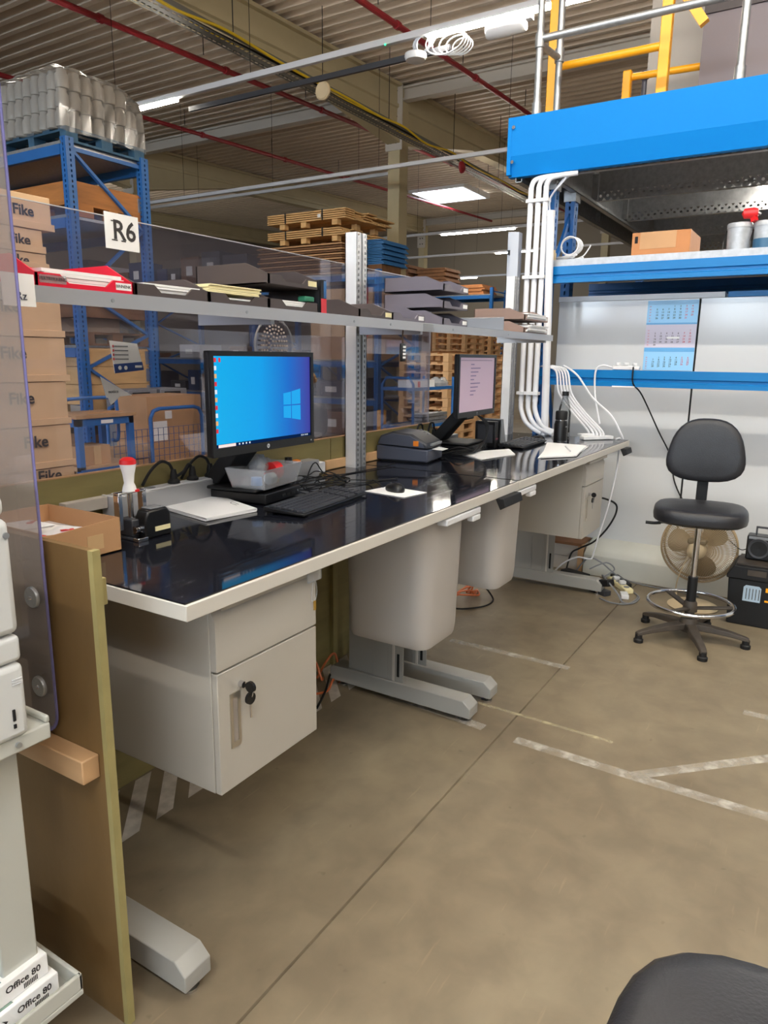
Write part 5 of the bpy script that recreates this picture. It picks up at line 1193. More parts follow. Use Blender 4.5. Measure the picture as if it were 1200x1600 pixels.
obj('hub_cap', MB().lathe((fx, fy, fz), [(0, .0), (.03, .0), (.03, .05), (.02, .06), (0, .062)], 18, 'x'), M_FANB, fn, smooth=True)
obj('carry_bracket', MB().box((fx-.09, fy-.055, fz+.045), (fx-.03, fy+.055, fz+.075)), M_FANB, fn, bevel=.008)
obj('pole', MB().cyl((fx-.06, fy, .02), (fx-.06, fy, fz-.05), .014, 12), M_CREAM, fn, smooth=True)
obj('base', MB().lathe((fx-.05, fy-.01, 0), [(0, 0), (.15, 0), (.155, .008), (.13, .02), (.04, .035), (0, .035)], 28), M_CREAM, fn, smooth=True)
obj('cable', MB().tube([(fx-.09, fy+.04, fz-.03), (fx-.09, fy+.08, .22), (fx-.06, fy+.1, .1), (fx-.05, fy+.08, .035)], .004, 5), M_CREAM, fn, smooth=True)

tbx = thing('toolbox', 'black plastic toolbox on the floor right of the fan', 'toolbox', (4.74, .13, 0))
obj('body', MB().prism([(.385, 0), (.40, .285), (-.14, .285), (-.125, 0)], 'x', 4.60, 4.86), M_BLK, tbx, bevel=.006)
obj('lid', MB().prism([(.41, .285), (.41, .305), (.375, .365), (-.115, .365), (-.15, .305), (-.15, .285)], 'x', 4.585, 4.87), M_BLKM, tbx, bevel=.006)
obj('lid_recess', B((4.583, .20, .315), (4.60, .30, .35)), M_DUST, tbx)
obj('latch', B((4.578, .10, .22), (4.60, .16, .31)), M_DGREY2, tbx, bevel=.004)
lb_ = obj('sticker', MB().prism([(.312, .155), (.312, .24), (.30, .252), (.23, .252), (.218, .24), (.218, .155)], 'x', 4.5955, 4.5995), mat('label_silver', (176, 196, 212), .3), tbx)
for k in range(5): obj('sticker_line', B((4.594, .225+.017*k, .168), (4.5955, .229+.017*k, .235)), M_INK, lb_)
obj('yellow_mark', B((4.594, .165, .225), (4.598, .195, .25)), M_YEL, tbx); obj('yellow_mark', B((4.594, .165, .165), (4.598, .195, .175)), M_YEL, tbx)
cbx = solo('cardboard_sheet', 'dusty cardboard piece lying on the toolbox lid', 'cardboard', B((4.62, .02, .366), (4.87, .365, .375)), M_DUST)
rd = thing('radio', 'black portable radio with round speaker on the toolbox', 'radio', (4.78, .17, .376))
obj('case', B((4.73, .02, .378), (4.83, .335, .525)), M_BLK, rd, bevel=.008)
for y in (.265, .09):
    sp_ = obj('speaker', MB().lathe((4.73, y, .45), [(0, -.004), (.05, -.006), (.058, -.008), (.062, -.004), (.062, 0), (0, 0)], 28, 'x'), M_DGREY2, rd, smooth=True)
    obj('speaker_cone', MB().lathe((4.727, y, .45), [(0, -.001), (.02, -.0035), (.046, -.0042), (.046, 0), (0, 0)], 24, 'x'), M_BLKM, sp_, smooth=True)
obj('control_strip', B((4.727, .03, .507), (4.735, .325, .522)), M_MGREY, rd)
obj('carry_handle', MB().box((4.77, .285, .525), (4.785, .295, .575)).box((4.77, .05, .525), (4.785, .06, .575)).box((4.77, .05, .567), (4.785, .295, .579)), M_DGREY2, rd, bevel=.003)
obj('foot_pad', B((4.75, .04, .3751), (4.81, .31, .379)), M_BLKM, rd)
solo('radio_cable', 'thin black cable from radio to the fan', 'cable', MB().tube([(4.82, .335, .42), (4.84, .37, .405), (4.90, .42, .42), (4.97, .50, .47), (5.1, .55, .5), (5.3, .6, .5)], .003, 5), M_BLKM, smooth=True)

# ================================================================== PRINTER ON ITS STAND
sd = thing('printer_stand', 'pale grey wheeled stand under the white printer', 'stand', (.5, 1.5, 0))
obj('top_tray', MB().box((.15, 1.26, .79), (.77, 1.80, .825)).box((.76, 1.26, .825), (.77, 1.80, .84)), M_STAND, sd, bevel=.004)
obj('bolt', MB().cyl((.62, 1.26, .81), (.62, 1.255, .81), .008, 10), M_GALV, sd)
obj('bolt', MB().cyl((.70, 1.26, .808), (.70, 1.255, .808), .006, 10), M_GALV, sd)
obj('leg', B((.655, 1.33, .21), (.735, 1.40, .79)), M_STAND, sd, bevel=.004)
obj('leg', B((.18, 1.33, .21), (.26, 1.40, .79)), M_STAND, sd, bevel=.004)
obj('back_panel', B((.26, 1.70, .21), (.73, 1.72, .79)), M_MGREY, sd)
obj('bottom_tray', MB().box((.15, 1.262, .15), (.79, 1.80, .165)).box((.15, 1.262, .165), (.79, 1.272, .205)).box((.78, 1.262, .165), (.79, 1.80, .205)), M_STAND, sd, bevel=.003)
for x in (.73, .22):
    for y in (1.40, 1.72):
        cs = obj('caster', MB().cyl((x-.015, y, .045), (x+.015, y, .045), .045, 20), M_DGREY2, sd, smooth=True)
        obj('caster_fork', MB().box((x-.024, y-.02, .045), (x-.018, y+.02, .14)).box((x+.018, y-.02, .045), (x+.024, y+.02, .14)).box((x-.024, y-.025, .135), (x+.024, y+.025, .15)), M_CHROME, cs)
pr = thing('office_printer', 'large white office printer at the left edge beside acrylic sheet', 'printer', (.45, 1.5, .825))
obj('paper_drawer', B((.2, 1.25, .826), (.722, 1.72, .975)), M_PRN, pr, bevel=.012, seg=3)
obj('paper_drawer', B((.2, 1.252, .978), (.722, 1.72, 1.03)), M_PRN, pr, bevel=.010, seg=3)
obj('main_body', B((.2, 1.25, 1.034), (.722, 1.72, 1.255)), M_PRN, pr, bevel=.014, seg=3)
obj('scanner_lid', B((.2, 1.252, 1.259), (.718, 1.72, 1.30)), M_PRN, pr, bevel=.014, seg=3)
obj('latch_slot', B((.690, 1.2475, .865), (.695, 1.251, .888)), M_DARK, pr); obj('latch_slot', B((.690, 1.2475, .85), (.695, 1.251, .858)), M_DARK, pr)
obj('embossed_icon', MB().box((.695, 1.2485, .935), (.715, 1.2503, .937)).box((.695, 1.2485, .945), (.715, 1.2503, .947)).box((.695, 1.2485, .94), (.715, 1.2503, .942)), M_UNLIT, pr)
obj('button', MB().cyl((.712, 1.252, 1.225), (.712, 1.247, 1.225), .006, 12), M_MGREY, pr)
for k in range(2):
    z = .1655+.052*k; dx = -.012*k; y = 1.30+.014*k
    rm = thing('paper_ream', ('lower', 'upper')[k]+' wrapped ream of white office paper on the stand shelf', 'paper ream', (.6, 1.45, z), group='paper reams on the printer stand')
    obj('wrapper', B((.44+dx, y, z), (.757+dx, y+.21, z+.05)), M_PAPER, rm, bevel=.002)
    text('lettering', 'Office 80', .021, M_INK, rm, (.700+dx, y-.0006, z+.030), (1, 0, 0), (0, 0, 1), .0004, depth=.0002)
    text('lettering', 'Xopia', .032, M_INK, rm, (.585+dx, y-.0006, z+.024), (1, 0, 0), (0, 0, 1), .0012, depth=.0002)
    obj('arrow_mark', MB().prism([(.628+dx, z+.017), (.64+dx, z+.026), (.628+dx, z+.035), (.634+dx, z+.026)], 'y', y-.001, y+.0005), M_INK, rm)
    bc = MB()
    for j in range(9): bc.box((.70+dx+.0036*j, y-.001, z+.006), (.7018+dx+.0036*j, y, z+.018))
    obj('barcode', bc, M_INK, rm)['kind'] = 'stuff'
    obj('leaf_picture', MB().prism([(.44+dx, y+.01), (.66+dx, y+.01)]+[(.44+dx+.22*math.cos(a), y+.01+.16*math.sin(a)) for a in [PI/2*q/6 for q in range(1, 7)]], 'z', z+.05, z+.0506), mat('leaf_picture', (128, 150, 140), .4, var=.5, scale=18, stretch=(1, 5, 1)), rm)
    obj('blue_corner', MB().prism([(.44+dx, y+.175), (.60+dx, y+.175), (.56+dx, y+.208), (.44+dx, y+.208)], 'z', z+.05, z+.0506), mat('wrapper_blue', (40, 56, 110), .4), rm)

# ================================================================== RACKS AND GOODS BEHIND THE SCREEN
def rack(label, x0, x1, y0, bays, blen, ztop, levels, deck=True):
    t = thing('pallet_rack', label, 'rack', ((x0+x1)/2, y0, 0), group='blue pallet racks in the hall')
    w, d = .10, .09
    for b in range(bays+1):
        y = y0+b*blen
        for x in (x0, x1-w): obj('upright', upright(MB(), x, y, 0, ztop+.02, w, d), M_BLUE, t)
        zz = [z_ for z_ in (.2, .85, 1.40, 1.78, 2.22, 2.95, 3.62) if z_ < ztop]
        for k, (a, c) in enumerate(zip(zz, zz[1:])):
            p, q = ((x0+w, y+.045, a), (x1-w, y+.045, c)) if k % 2 == 0 and k != 0 else ((x1-w, y+.045, a), (x0+w, y+.045, c))
            obj('brace', MB().bar(p, q, .03, .045, (0, 1, 0)), M_BLUE, t)
        obj('cross_bar', B((x0+w, y+.03, ztop-.10), (x1-w, y+.06, ztop-.06)), M_BLUE, t)
    for z in levels:
        for b in range(bays):
            ya, yb = y0+.09+b*blen, y0+(b+1)*blen
            obj('beam', B((x0-.01, ya, z-.13), (x0+.04, yb, z-.03)), M_BLUE, t)
            obj('beam', B((x1-.04, ya, z-.13), (x1+.01, yb, z-.03)), M_BLUE, t)
            obj('deck', B((x0-.01, ya-.02, z-.03), (x1+.01, yb, z)), M_GALV, t)
    return t
A_LV = [.87, 1.645, 2.985, 3.70]; C_LV = [.815, 1.50, 3.02]
rack('tall blue pallet rack with wrapped jars on top, left behind the screen', 5.03, 6.09, 7.0, 2, 2.9, 3.72, A_LV)
rack('blue pallet rack carrying the timber bundles behind the middle post', 11.08, 12.55, 7.0, 3, 2.9, 3.05, C_LV)
rack('distant blue rack carrying brown sheets right of the beige column', 20.6, 21.8, 9.0, 3, 3.2, 3.62, [1.6, 3.45])
# pallets
def make_pallet(label, m, loc, lx=1.2, ly=.8, group='wooden pallets', rot=0):
    t = thing('pallet', label, 'pallet', loc, rot, group)
    for k in range(5): obj('deck_board', B((-lx/2, -ly/2+k*(ly-.12)/4, .122), (lx/2, -ly/2+k*(ly-.12)/4+.12, .144)), m, t, True)
    for i in range(3):
        for j in range(3): obj('block', B((-lx/2+i*(lx-.14)/2, -ly/2+j*(ly-.10)/2, .022), (-lx/2+i*(lx-.14)/2+.14, -ly/2+j*(ly-.10)/2+.10, .10)), m, t, True)
    for i in range(3): obj('cross_board', B((-lx/2+i*(lx-.14)/2, -ly/2, .10), (-lx/2+i*(lx-.14)/2+.14, ly/2, .122)), m, t, True)
    for j in range(3): obj('bottom_board', B((-lx/2, -ly/2+j*(ly-.10)/2, 0), (lx/2, -ly/2+j*(ly-.10)/2+.10, .022)), m, t, True)
    return t
M_PALB = mat('pallet_blue', (58, 96, 124), .65, var=.15, scale=9)
make_pallet('blue pallet under the wrapped jars on top of the rack', M_PALB, (5.56, 7.62, 3.70), 1.0, 1.2, 'pallets on the racks')
# wrapped jars
jar0 = None; nz = 0
for lay in range(3):
    for i in range(7):
        for j in range(9):
            if 0 < i < 6 and 0 < j < 8 and lay < 2: continue
            if lay == 2 and (i > 5 or j > 7): continue
            p = (5.10+.142*i+.015*lay, 7.12+.142*j, 3.846+.185*lay)
            if jar0 is None:
                jar0 = solo('plastic_jar', 'clear plastic jar wrapped in film on top of the left rack', 'jar', MB().lathe(p, [(0, 0), (.064, .004), (.067, .02), (.067, .13), (.05, .155), (.05, .18), (0, .18)], 10), M_JAR, loc=p, group='wrapped jars on top of the left rack', smooth=True)
            else: dup(jar0, p)
fm = MB(); random.seed(3)
rows = []
for k, (z, s) in enumerate(((3.80, .03), (4.02, .035), (4.2, .03), (4.415, .0), (4.44, -.12))):
    x0, x1, y0, y1 = 5.03-s, 6.03+s, 7.04-s, 8.40+s; r = []
    for q in range(48):
        t_ = q/48*4; e = int(t_); f = t_-e
        px, py = [(x0+(x1-x0)*f, y0), (x1, y0+(y1-y0)*f), (x1-(x1-x0)*f, y1), (x0, y1-(y1-y0)*f)][e]
        if k in (3, 4) and px > 5.7: zz = z-.10*(px-5.7)/.3
        else: zz = z
        r.append((px+random.uniform(-.012, .012), py+random.uniform(-.012, .012), zz+random.uniform(-.012, .012)))
    rows.append(r)
vs = [v for r in rows for v in r]; n = 48
fm.add(vs, [(i*n+k, i*n+(k+1) % n, (i+1)*n+(k+1) % n, (i+1)*n+k) for i in range(4) for k in range(n)])
solo('stretch_film', 'crinkled stretch film wrapped around the jars on the rack', 'film', fm, M_FILM)

# pallet with collars (boxes of boards with steel corner hinges)
def collar_box(label, x0, x1, y0, y1, z, n, h=.2, m=None, pal=True, group='wooden collar boxes on the racks'):
    m = m or M_WOODO
    t = thing('pallet_collar_box', label, 'crate', ((x0+x1)/2, (y0+y1)/2, z), group=group)
    if pal:
        for j in range(3): obj('pallet_block', B((x0+.02, y0+j*(y1-y0-.12)/2, z), (x0+.14, y0+j*(y1-y0-.12)/2+.12, z+.12)), m, t)
        for j in range(3): obj('pallet_block', B((x0+.14+j*(x1-x0-.28)/2, y0, z), (x0+.26+j*(x1-x0-.28)/2, y0+.12, z+.12)), m, t)
        obj('pallet_deck', B((x0, y0, z+.12), (x1, y1, z+.145)), m, t)
    zb = z+(.146 if pal else 0)
    for k in range(n):
        a, b = zb+h*k, zb+h*(k+1)-.006
        obj('side_board', B((x0, y0, a), (x1, y0+.022, b)), m, t); obj('side_board', B((x0, y1-.022, a), (x1, y1, b)), m, t)
        obj('side_board', B((x0, y0+.022, a), (x0+.022, y1-.022, b)), m, t); obj('side_board', B((x1-.022, y0+.022, a), (x1, y1-.022, b)), m, t)
        for x in (x0, x1):
            s = -1 if x == x0 else 1
            obj('corner_hinge', MB().box((x+s*.003, y0-.003, a+.02), (x-s*.06, y0, b-.02)).box((x+s*.003, y0-.003, a+.02), (x, y0+.05, b-.02)), M_GALV, t)
    obj('lid', B((x0+.01, y0+.01, zb+h*n-.006), (x1-.01, y1-.01, zb+h*n+.008)), m, t)
    return t
collar_box('orange wooden collar box on the second highest level of left rack', 5.10, 6.02, 7.06, 8.2, 2.986, 1, .20)
collar_box('stack of wooden collar boxes on top of the left rack beyond the jars', 5.1, 6.0, 8.55, 9.7, 3.70, 3, .2, M_WOODD)
collar_box('second orange collar box beyond the first on the left rack', 5.10, 6.02, 8.35, 9.6, 2.986, 1, .20)
collar_box('collar box behind the red tray on the middle level of left rack', 5.10, 6.0, 7.06, 8.2, 1.986, 2, .22, M_WOODD, False) if 0 else None
b_ = collar_box('wooden collar box seen below the R6 sign through the screen', 5.12, 6.02, 7.08, 8.2, 2.06, 1, .26, M_CARTD, False)
obj('support_pallet', B((5.12, 7.08, 1.95), (6.02, 8.2, 2.058)), M_WOODD, b_)
wp_ = make_pallet('wooden pallet under film on the middle level of the left rack', M_WOODD, (5.56, 7.6, 1.645), .9, 1.1, 'pallets on the racks')
ld = thing('wrapped_load', 'film wrapped carton load on the middle level of left rack', 'load', (5.55, 7.6, 1.79))
obj('carton', B((5.2, 7.25, 1.79), (5.75, 8.0, 1.945)), M_CART, ld)
obj('film', MB().lathe((5.55, 7.6, 1.79), [(.62, 0), (.60, .05), (.5, .11), (.42, .155), (0, .157)], 14), M_FILM, ld)
collar_box('triple wooden collar box on the low level of left rack', 5.10, 6.0, 7.06, 8.2, .871, 3, .20, M_WOOD, True)
collar_box('dark collar box on the floor level of left rack', 5.10, 6.0, 7.06, 8.2, .1, 2, .20, M_WOODD, True)
for k in range(4):
    bx = solo('cardboard_box', ('low left', 'low right', 'upper left', 'upper right')[k]+' brown carton in the second bay of left rack', 'box', B((5.1, 10.1+1.1*(k % 2), (1.646, .871)[k < 2]), (5.95, 11.0+1.1*(k % 2), (2.2, 1.45)[k < 2])), M_CART, group='cartons in the second bay')

# cartons with printed maker name stacked right behind the screen
tops = [.31, .53, .75, .97, 1.19, 1.41, 1.63, 1.85, 1.95, 2.03, 2.14, 2.30]
names = ['lowest', 'second lowest', 'third', 'fourth', 'fifth', 'sixth', 'seventh', 'eighth', 'ninth', 'tenth', 'eleventh', 'topmost']
for k, z1 in enumerate(tops):
    z0 = 0 if k == 0 else tops[k-1]
    xr = 2.345 if k < 8 else (2.28 if k < 11 else 2.33); xr += .006*math.sin(k*2.3); xl = 1.73
    t = thing('carton', names[k]+' carton from the floor in the printed carton stack behind screen', 'box', ((xl+xr)/2, 3.6, z0), group='printed cartons stacked behind the screen')
    obj('body', B((xl, 3.402, z0+.001), (xr, 3.82, z1-.001)), M_CARTP, t, bevel=.003)
    if k > 1:
        obj('lid_flap', B((xl-.004, 3.396, z0+.002), (xr+.012, 3.402, z0+.035)), M_CARTP, t, bevel=.001)
    if k >= 4:
        tx_ = {4: 2.14, 5: 2.085, 6: 2.065, 7: 2.05, 8: 2.12, 9: 2.14, 10: 2.155, 11: 2.185}[k]
        text('lettering', 'Fike', .082 if k < 8 else .066, M_INK, t, (tx_, 3.3945 if k < 8 else 3.4005, (z0+z1)/2+.03*(k < 8)), (1, 0, 0), (0, 0, 1), .0016)
    if k == 3: text('lettering', 'Fike', .082, M_INK, t, (2.20, 3.3945, .93), (1, 0, 0), (0, 0, 1), .0016)
# platform trolley with wooden deck
ty0, ty1 = 5.30, 5.74
tl = thing('platform_trolley', 'blue table trolley with wooden top behind the screen', 'trolley', (4.0, 5.5, 0))
for x in (3.72, 4.24):
    for y in (ty0, ty1-.05): obj('leg', B((x, y, .12), (x+.05, y+.05, 1.02)), M_BLUE, tl)
obj('top_frame', B((3.72, ty0, .955), (4.29, ty1, 1.02)), M_BLUE, tl)
obj('wood_top', B((3.70, ty0-.02, 1.02), (4.31, ty1+.02, 1.048)), M_BATTEN, tl)
obj('lower_shelf', B((3.72, ty0, .575), (4.29, ty1, .612)), M_BATTEN, tl); obj('lower_frame', B((3.72, ty0-.01, .53), (4.29, ty0, .59)), M_BLUE, tl)
obj('handle', MB().tube([(3.80, 5.6, 1.0), (3.80, 5.6, 1.13), (3.84, 5.6, 1.165), (4.30, 5.6, 1.165), (4.35, 5.6, 1.12), (4.35, 5.6, .8), (4.28, 5.6, .78)], .016, 8), M_BLUE, tl, smooth=True)
obj('label', B((3.95, ty0-.004, .97), (4.07, ty0, 1.0)), M_PAPER, tl)
for x in (3.74, 4.26):
    for y in (5.34, 5.68): obj('wheel', MB().cyl((x-.02, y, .06), (x+.02, y, .06), .06, 14), M_BLKM, tl)
bx = thing('cardboard_box', 'small taped carton on the lower shelf of the blue table trolley', 'box', (3.92, 5.5, .612))
obj('body', B((3.78, 5.36, .613), (4.07, 5.62, .775)), M_CART, bx, bevel=.003); obj('tape', B((3.9, 5.357, .613), (3.97, 5.359, .775)), M_TAPEB, bx)
solo('cardboard_flap', 'loose cardboard piece on the wooden trolley top', 'cardboard', MB().prism([(3.9, 5.4), (4.28, 5.42), (4.1, 5.6)], 'z', 1.0485, 1.056), M_CART)
solo('grey_case', 'small grey case on the left end of the wooden trolley top', 'case', B((3.71, 5.55, 1.0485), (3.79, 5.72, 1.13)), M_DGREY2, bevel=.006)
# mesh trolley with large carton
mt = thing('mesh_trolley', 'blue tube trolley with wire mesh sides behind the near monitor', 'trolley', (5.0, 6.1, 0))
for y in (5.75, 6.42):
    obj('arch', MB().tube([(4.86, y, .12), (4.86, y, .93), (4.90, y, 1.0), (4.97, y, 1.02), (5.44, y, 1.02), (5.51, y, 1.0), (5.55, y, .93), (5.55, y, .12)], .02, 8, smooth=False), M_BLUE, mt, smooth=True)
gm = MB()
for k in range(18): gm.cyl((4.40+.0675*k, 5.74, .2), (4.40+.0675*k, 5.74, .83), .003, 4)
for k in range(10): gm.cyl((4.40, 5.74, .2+.07*k), (5.55, 5.74, .2+.07*k), .003, 4)
obj('wire_mesh', gm, M_MESHB, mt)['kind'] = 'stuff'
obj('platform', B((4.40, 5.75, .14), (5.60, 6.42, .18)), M_BATTEN, mt)
for x in (4.5, 5.5):
    for y in (5.82, 6.36): obj('wheel', MB().cyl((x-.02, y, .07), (x+.02, y, .07), .07, 14), M_BLKM, mt)
bx = thing('cardboard_box', 'large brown carton on the mesh trolley behind near monitor', 'box', (5.3, 6.1, .18))
obj('body', B((4.93, 5.88, .181), (5.67, 6.38, 1.135)), M_CART, bx, bevel=.004); obj('label', B((5.16, 5.876, .90), (5.25, 5.879, .98)), M_PAPER, bx)
obj('paper_slip', B((5.0, 5.876, .68), (5.18, 5.879, .88)), M_PAPER, bx)
for k, z in enumerate((.181, .30, .42, .54)):
    solo('cardboard_sheet', ('lowest', 'second', 'third', 'topmost')[k]+' flattened cardboard sheet in the mesh trolley', 'cardboard', B((4.42+.02*k, 5.78, z), (4.91, 6.2-.04*k, z+.11)), M_CART, group='flattened cardboard in mesh trolley')
# grey plastic crates
for k, (x, z, lab) in enumerate(((5.25, .62, 'grey plastic crate with dark side openings behind the large carton'), (5.70, .62, 'second grey plastic crate behind the large carton'))):
    t = thing('plastic_crate', lab, 'crate', (x+.2, 6.7, 0), group='grey crates behind the trolleys')
    obj('body', B((x, 6.55, 0), (x+.40, 6.93, 1.17)), M_MGREY, t, bevel=.008)
    obj('side_opening', B((x-.003, 6.62, .92), (x, 6.85, 1.11)), M_DARK, t); obj('front_opening', B((x+.06, 6.547, 1.06), (x+.3, 6.551, 1.14)), M_DARK, t)
    obj('front_opening', B((x+.06, 6.547, .72), (x+.3, 6.551, .97)), M_DARK, t)

# goods in rack C: boxes on the levels seen through the screen
random.seed(21)
cols = [(M_CARTD, 'dark brown'), (M_UNLIT, 'white'), (M_CARTD, 'dark brown'), (mat('goods_blue', (44, 66, 104), .6), 'blue'), (M_DGREY, 'grey'), (M_DGREY2, 'charcoal')]
cnt = {}
for lz, lev in ((.815, 'lower'), (1.50, 'middle'), (.12, 'floor'), (3.02, 'top')):
    y = 7.25
    while y < 15.4:
        w = random.uniform(.25, .75); h = random.uniform(.15, .45) if lz < 1.4 else random.uniform(.06, .3) if lz < 2 else random.uniform(.3, .7)
        if lz > 2.9 and y < 10.0: y = 10.1; continue
        if lz == 1.50 and y < 8.7: y = 8.75; continue
        if any(abs(y+w/2-u) < w/2+.08 for u in (9.95, 12.85)): y += .3; continue
        m, cn = random.choice(cols)
        key = (lev, cn); cnt[key] = cnt.get(key, 0)+1
        t = thing('storage_box', cn+' box on the '+lev+' level of the timber rack, '+str(round((y-7)*.34+.5))+' m-row along', 'box', (11.4, y+w/2, lz), group='boxes on the '+lev+' level of the timber rack')
        t['label'] = ('%s box, place %s from the near end, on the %s level of timber rack' % (cn, ['one', 'two', 'three', 'four', 'five', 'six', 'seven', 'eight', 'nine', 'ten', 'eleven', 'twelve', 'thirteen', 'fourteen', 'fifteen', 'sixteen', 'seventeen', 'eighteen', 'nineteen', 'twenty', 'twenty one', 'twenty two'][sum(v for k_, v in cnt.items() if k_[0] == lev)-1], lev))
        obj('body', B((11.12, y, lz+.001), (11.12+random.uniform(.5, .9), y+w, lz+h)), m, t, bevel=.006)
        if w > .3: obj('label', B((11.117, y+w*.35, lz+h*.3), (11.119, y+w*.7, lz+h*.65)), M_PAPER if m is not M_PAPER else M_MGREY, t)
        y += w+random.uniform(.03, .12)
# carton with handling marks on top level behind the post
bx = thing('cardboard_box', 'pale carton with handling symbols and red band behind the middle post', 'box', (11.7, 7.5, 2.2))
obj('body', B((11.2, 7.2, 1.92), (12.45, 8.6, 2.78)), M_CARTP, bx, bevel=.004); obj('lower_case', B((11.2, 7.2, 1.502), (12.45, 8.6, 1.915)), M_CART, bx, bevel=.004)
obj('red_band', B((11.195, 7.30, 1.92), (11.20, 7.42, 2.78)), M_REDI, bx)
obj('red_band', B((11.26, 7.195, 1.92), (11.42, 7.2, 2.78)), M_REDI, bx)
text('handling_marks', 'T  Y  O', .24, M_INK, bx, (11.195, 8.2, 2.42), (0, -1, 0), (0, 0, 1), .004)
# timber bundles
for g_, (z, n, lab) in enumerate(((3.585, 4, 'lower bundle of pale boards strapped on the timber rack'), (3.86, 5, 'upper bundle of pale boards strapped on the timber rack'))):
    t = thing('timber_bundle', lab, 'timber bundle', (11.8, 8.6, z), group='strapped board bundles')
    random.seed(g_+40)
    for k in range(3):
        for y in (7.85, 8.55, 9.05): obj('spacer_block', B((11.02+.62*k, y, z), (11.14+.62*k, y+.12, z+.095)), M_WOOD, t)
    for k in range(n):
        for j in range(5):
            dy = random.uniform(-.12, .12) if j else 0; 
            obj('board', B((11.0+.31*j, 7.66+dy+.04*k*(g_ == 0), z+.097+.036*k), (11.29+.31*j, 9.45+dy, z+.097+.036*k+.023)), M_WOOD, t)
    for y in (8.15, 9.0): obj('strap', B((10.992, y, z+.09), (10.998, y+.03, z+.1+.036*n)), M_BLKM, t)
    if g_: obj('tag', B((10.99, 8.2, z+.14), (10.995, 8.27, z+.2)), M_PAPER, t)
t = thing('sheet_stack', 'stack of thin grey-brown boards under the timber bundles', 'sheet stack', (11.7, 8.6, 3.02))
for k in range(13): obj('board', B((11.02+.01*(k % 3), 7.75+.02*(k % 2), 3.025+.042*k), (12.45, 9.75-.03*(k % 3), 3.025+.042*k+.026)), M_WOODD if k % 2 else M_CART, t)
t = thing('blue_sheet_stack', 'stack of blue corrugated sheets at the end of the timber rack', 'sheet stack', (12.2, 7.55, 3.28))
for k in range(15):
    z = 3.25+.03*k; obj('sheet', MB().prism([(11.80+.012*(k % 2), z), (12.68+.01*k/3, z-.0), (12.68+.01*k/3, z+.019), (11.80+.012*(k % 2), z+.019)], 'y', 7.35+.03*(k % 3), 7.72), M_SHEETB, t)
obj('bearer', B((11.8, 7.4, 3.02), (12.5, 7.7, 3.248)), M_WOODD, t)
# yellow rack guard
for x, y, lab in ((11.02, 6.88, 'yellow rack guard at the foot of the timber rack upright'), (20.5, 8.85, 'far yellow rack guard seen beside the right white post')):
    t = thing('rack_guard', lab, 'rack guard', (x+.08, y, 0), group='yellow rack guards')
    obj('body', B((x, y, 0), (x+.17, y+.1, .62 if x < 15 else 1.0)), M_YEL, t, bevel=.01); obj('foot_plate', B((x-.03, y-.03, 0), (x+.2, y+.13, .01)), M_YEL, t)
# blue shelf trolley
tl = thing('shelf_trolley', 'blue three-shelf trolley in front of the pale pallet stack', 'trolley', (8.5, 4.75, 0))
for x in (7.96, 9.07):
    if x < 8: obj('end_arch', MB().tube([(x, 4.5, .1), (x, 4.5, 1.22), (x, 4.56, 1.30), (x, 4.9, 1.30), (x, 4.96, 1.22), (x, 4.96, .1)], .018, 8, smooth=False), M_BLUE, tl, smooth=True)
    else:
        for y in (4.5, 4.96): obj('post', MB().cyl((x, y, .1), (x, y, 1.30), .018, 8), M_BLUE, tl)
for z in (.30, .68, .92, 1.17):
    if z == .92: continue
    obj('shelf_frame', MB().box((7.96, 4.49, z-.03), (9.07, 4.51, z+.01)).box((7.96, 4.95, z-.03), (9.07, 4.97, z+.01)).box((7.95, 4.5, z-.03), (7.97, 4.96, z+.01)).box((9.06, 4.5, z-.03), (9.08, 4.96, z+.01)), M_BLUE, tl)
    obj('shelf_board', B((7.97, 4.51, z-.012), (9.06, 4.95, z)), M_GALV, tl)
for x in (8.0, 9.03):
    for y in (4.53, 4.93): obj('wheel', MB().cyl((x-.02, y, .055), (x+.02, y, .055), .055, 12), M_BLKM, tl)
bx = solo('white_box', 'long white box with red mark on the shelf trolley top', 'box', B((8.0, 4.55, 1.171), (8.62, 4.75, 1.27)), M_PAPER)
solo('red_sticker', 'red mark on the end of the white trolley box', 'sticker', B((8.16, 4.546, 1.18), (8.22, 4.5495, 1.255)), M_REDP)
pl = MB(); random.seed(9)
for k in range(9): pl.lathe((8.78+.06*(k % 4), 4.6+.08*(k//4), 1.171), [(0, 0), (.07, .01), (.08, .05), (.03, .09+random.uniform(0, .04)), (0, .1)], 7)
solo('plastic_bag', 'crumpled clear plastic on the shelf trolley top', 'bag', pl, M_CLRP)
for k in range(3): solo('metal_profile', ('bottom', 'middle', 'top')[k]+' grey metal profile on the middle trolley shelf', 'profile', B((8.3+.02*k, 4.56, .681+.05*k), (9.04, 4.72, .722+.05*k)), M_GALV, group='metal profiles on the trolley')
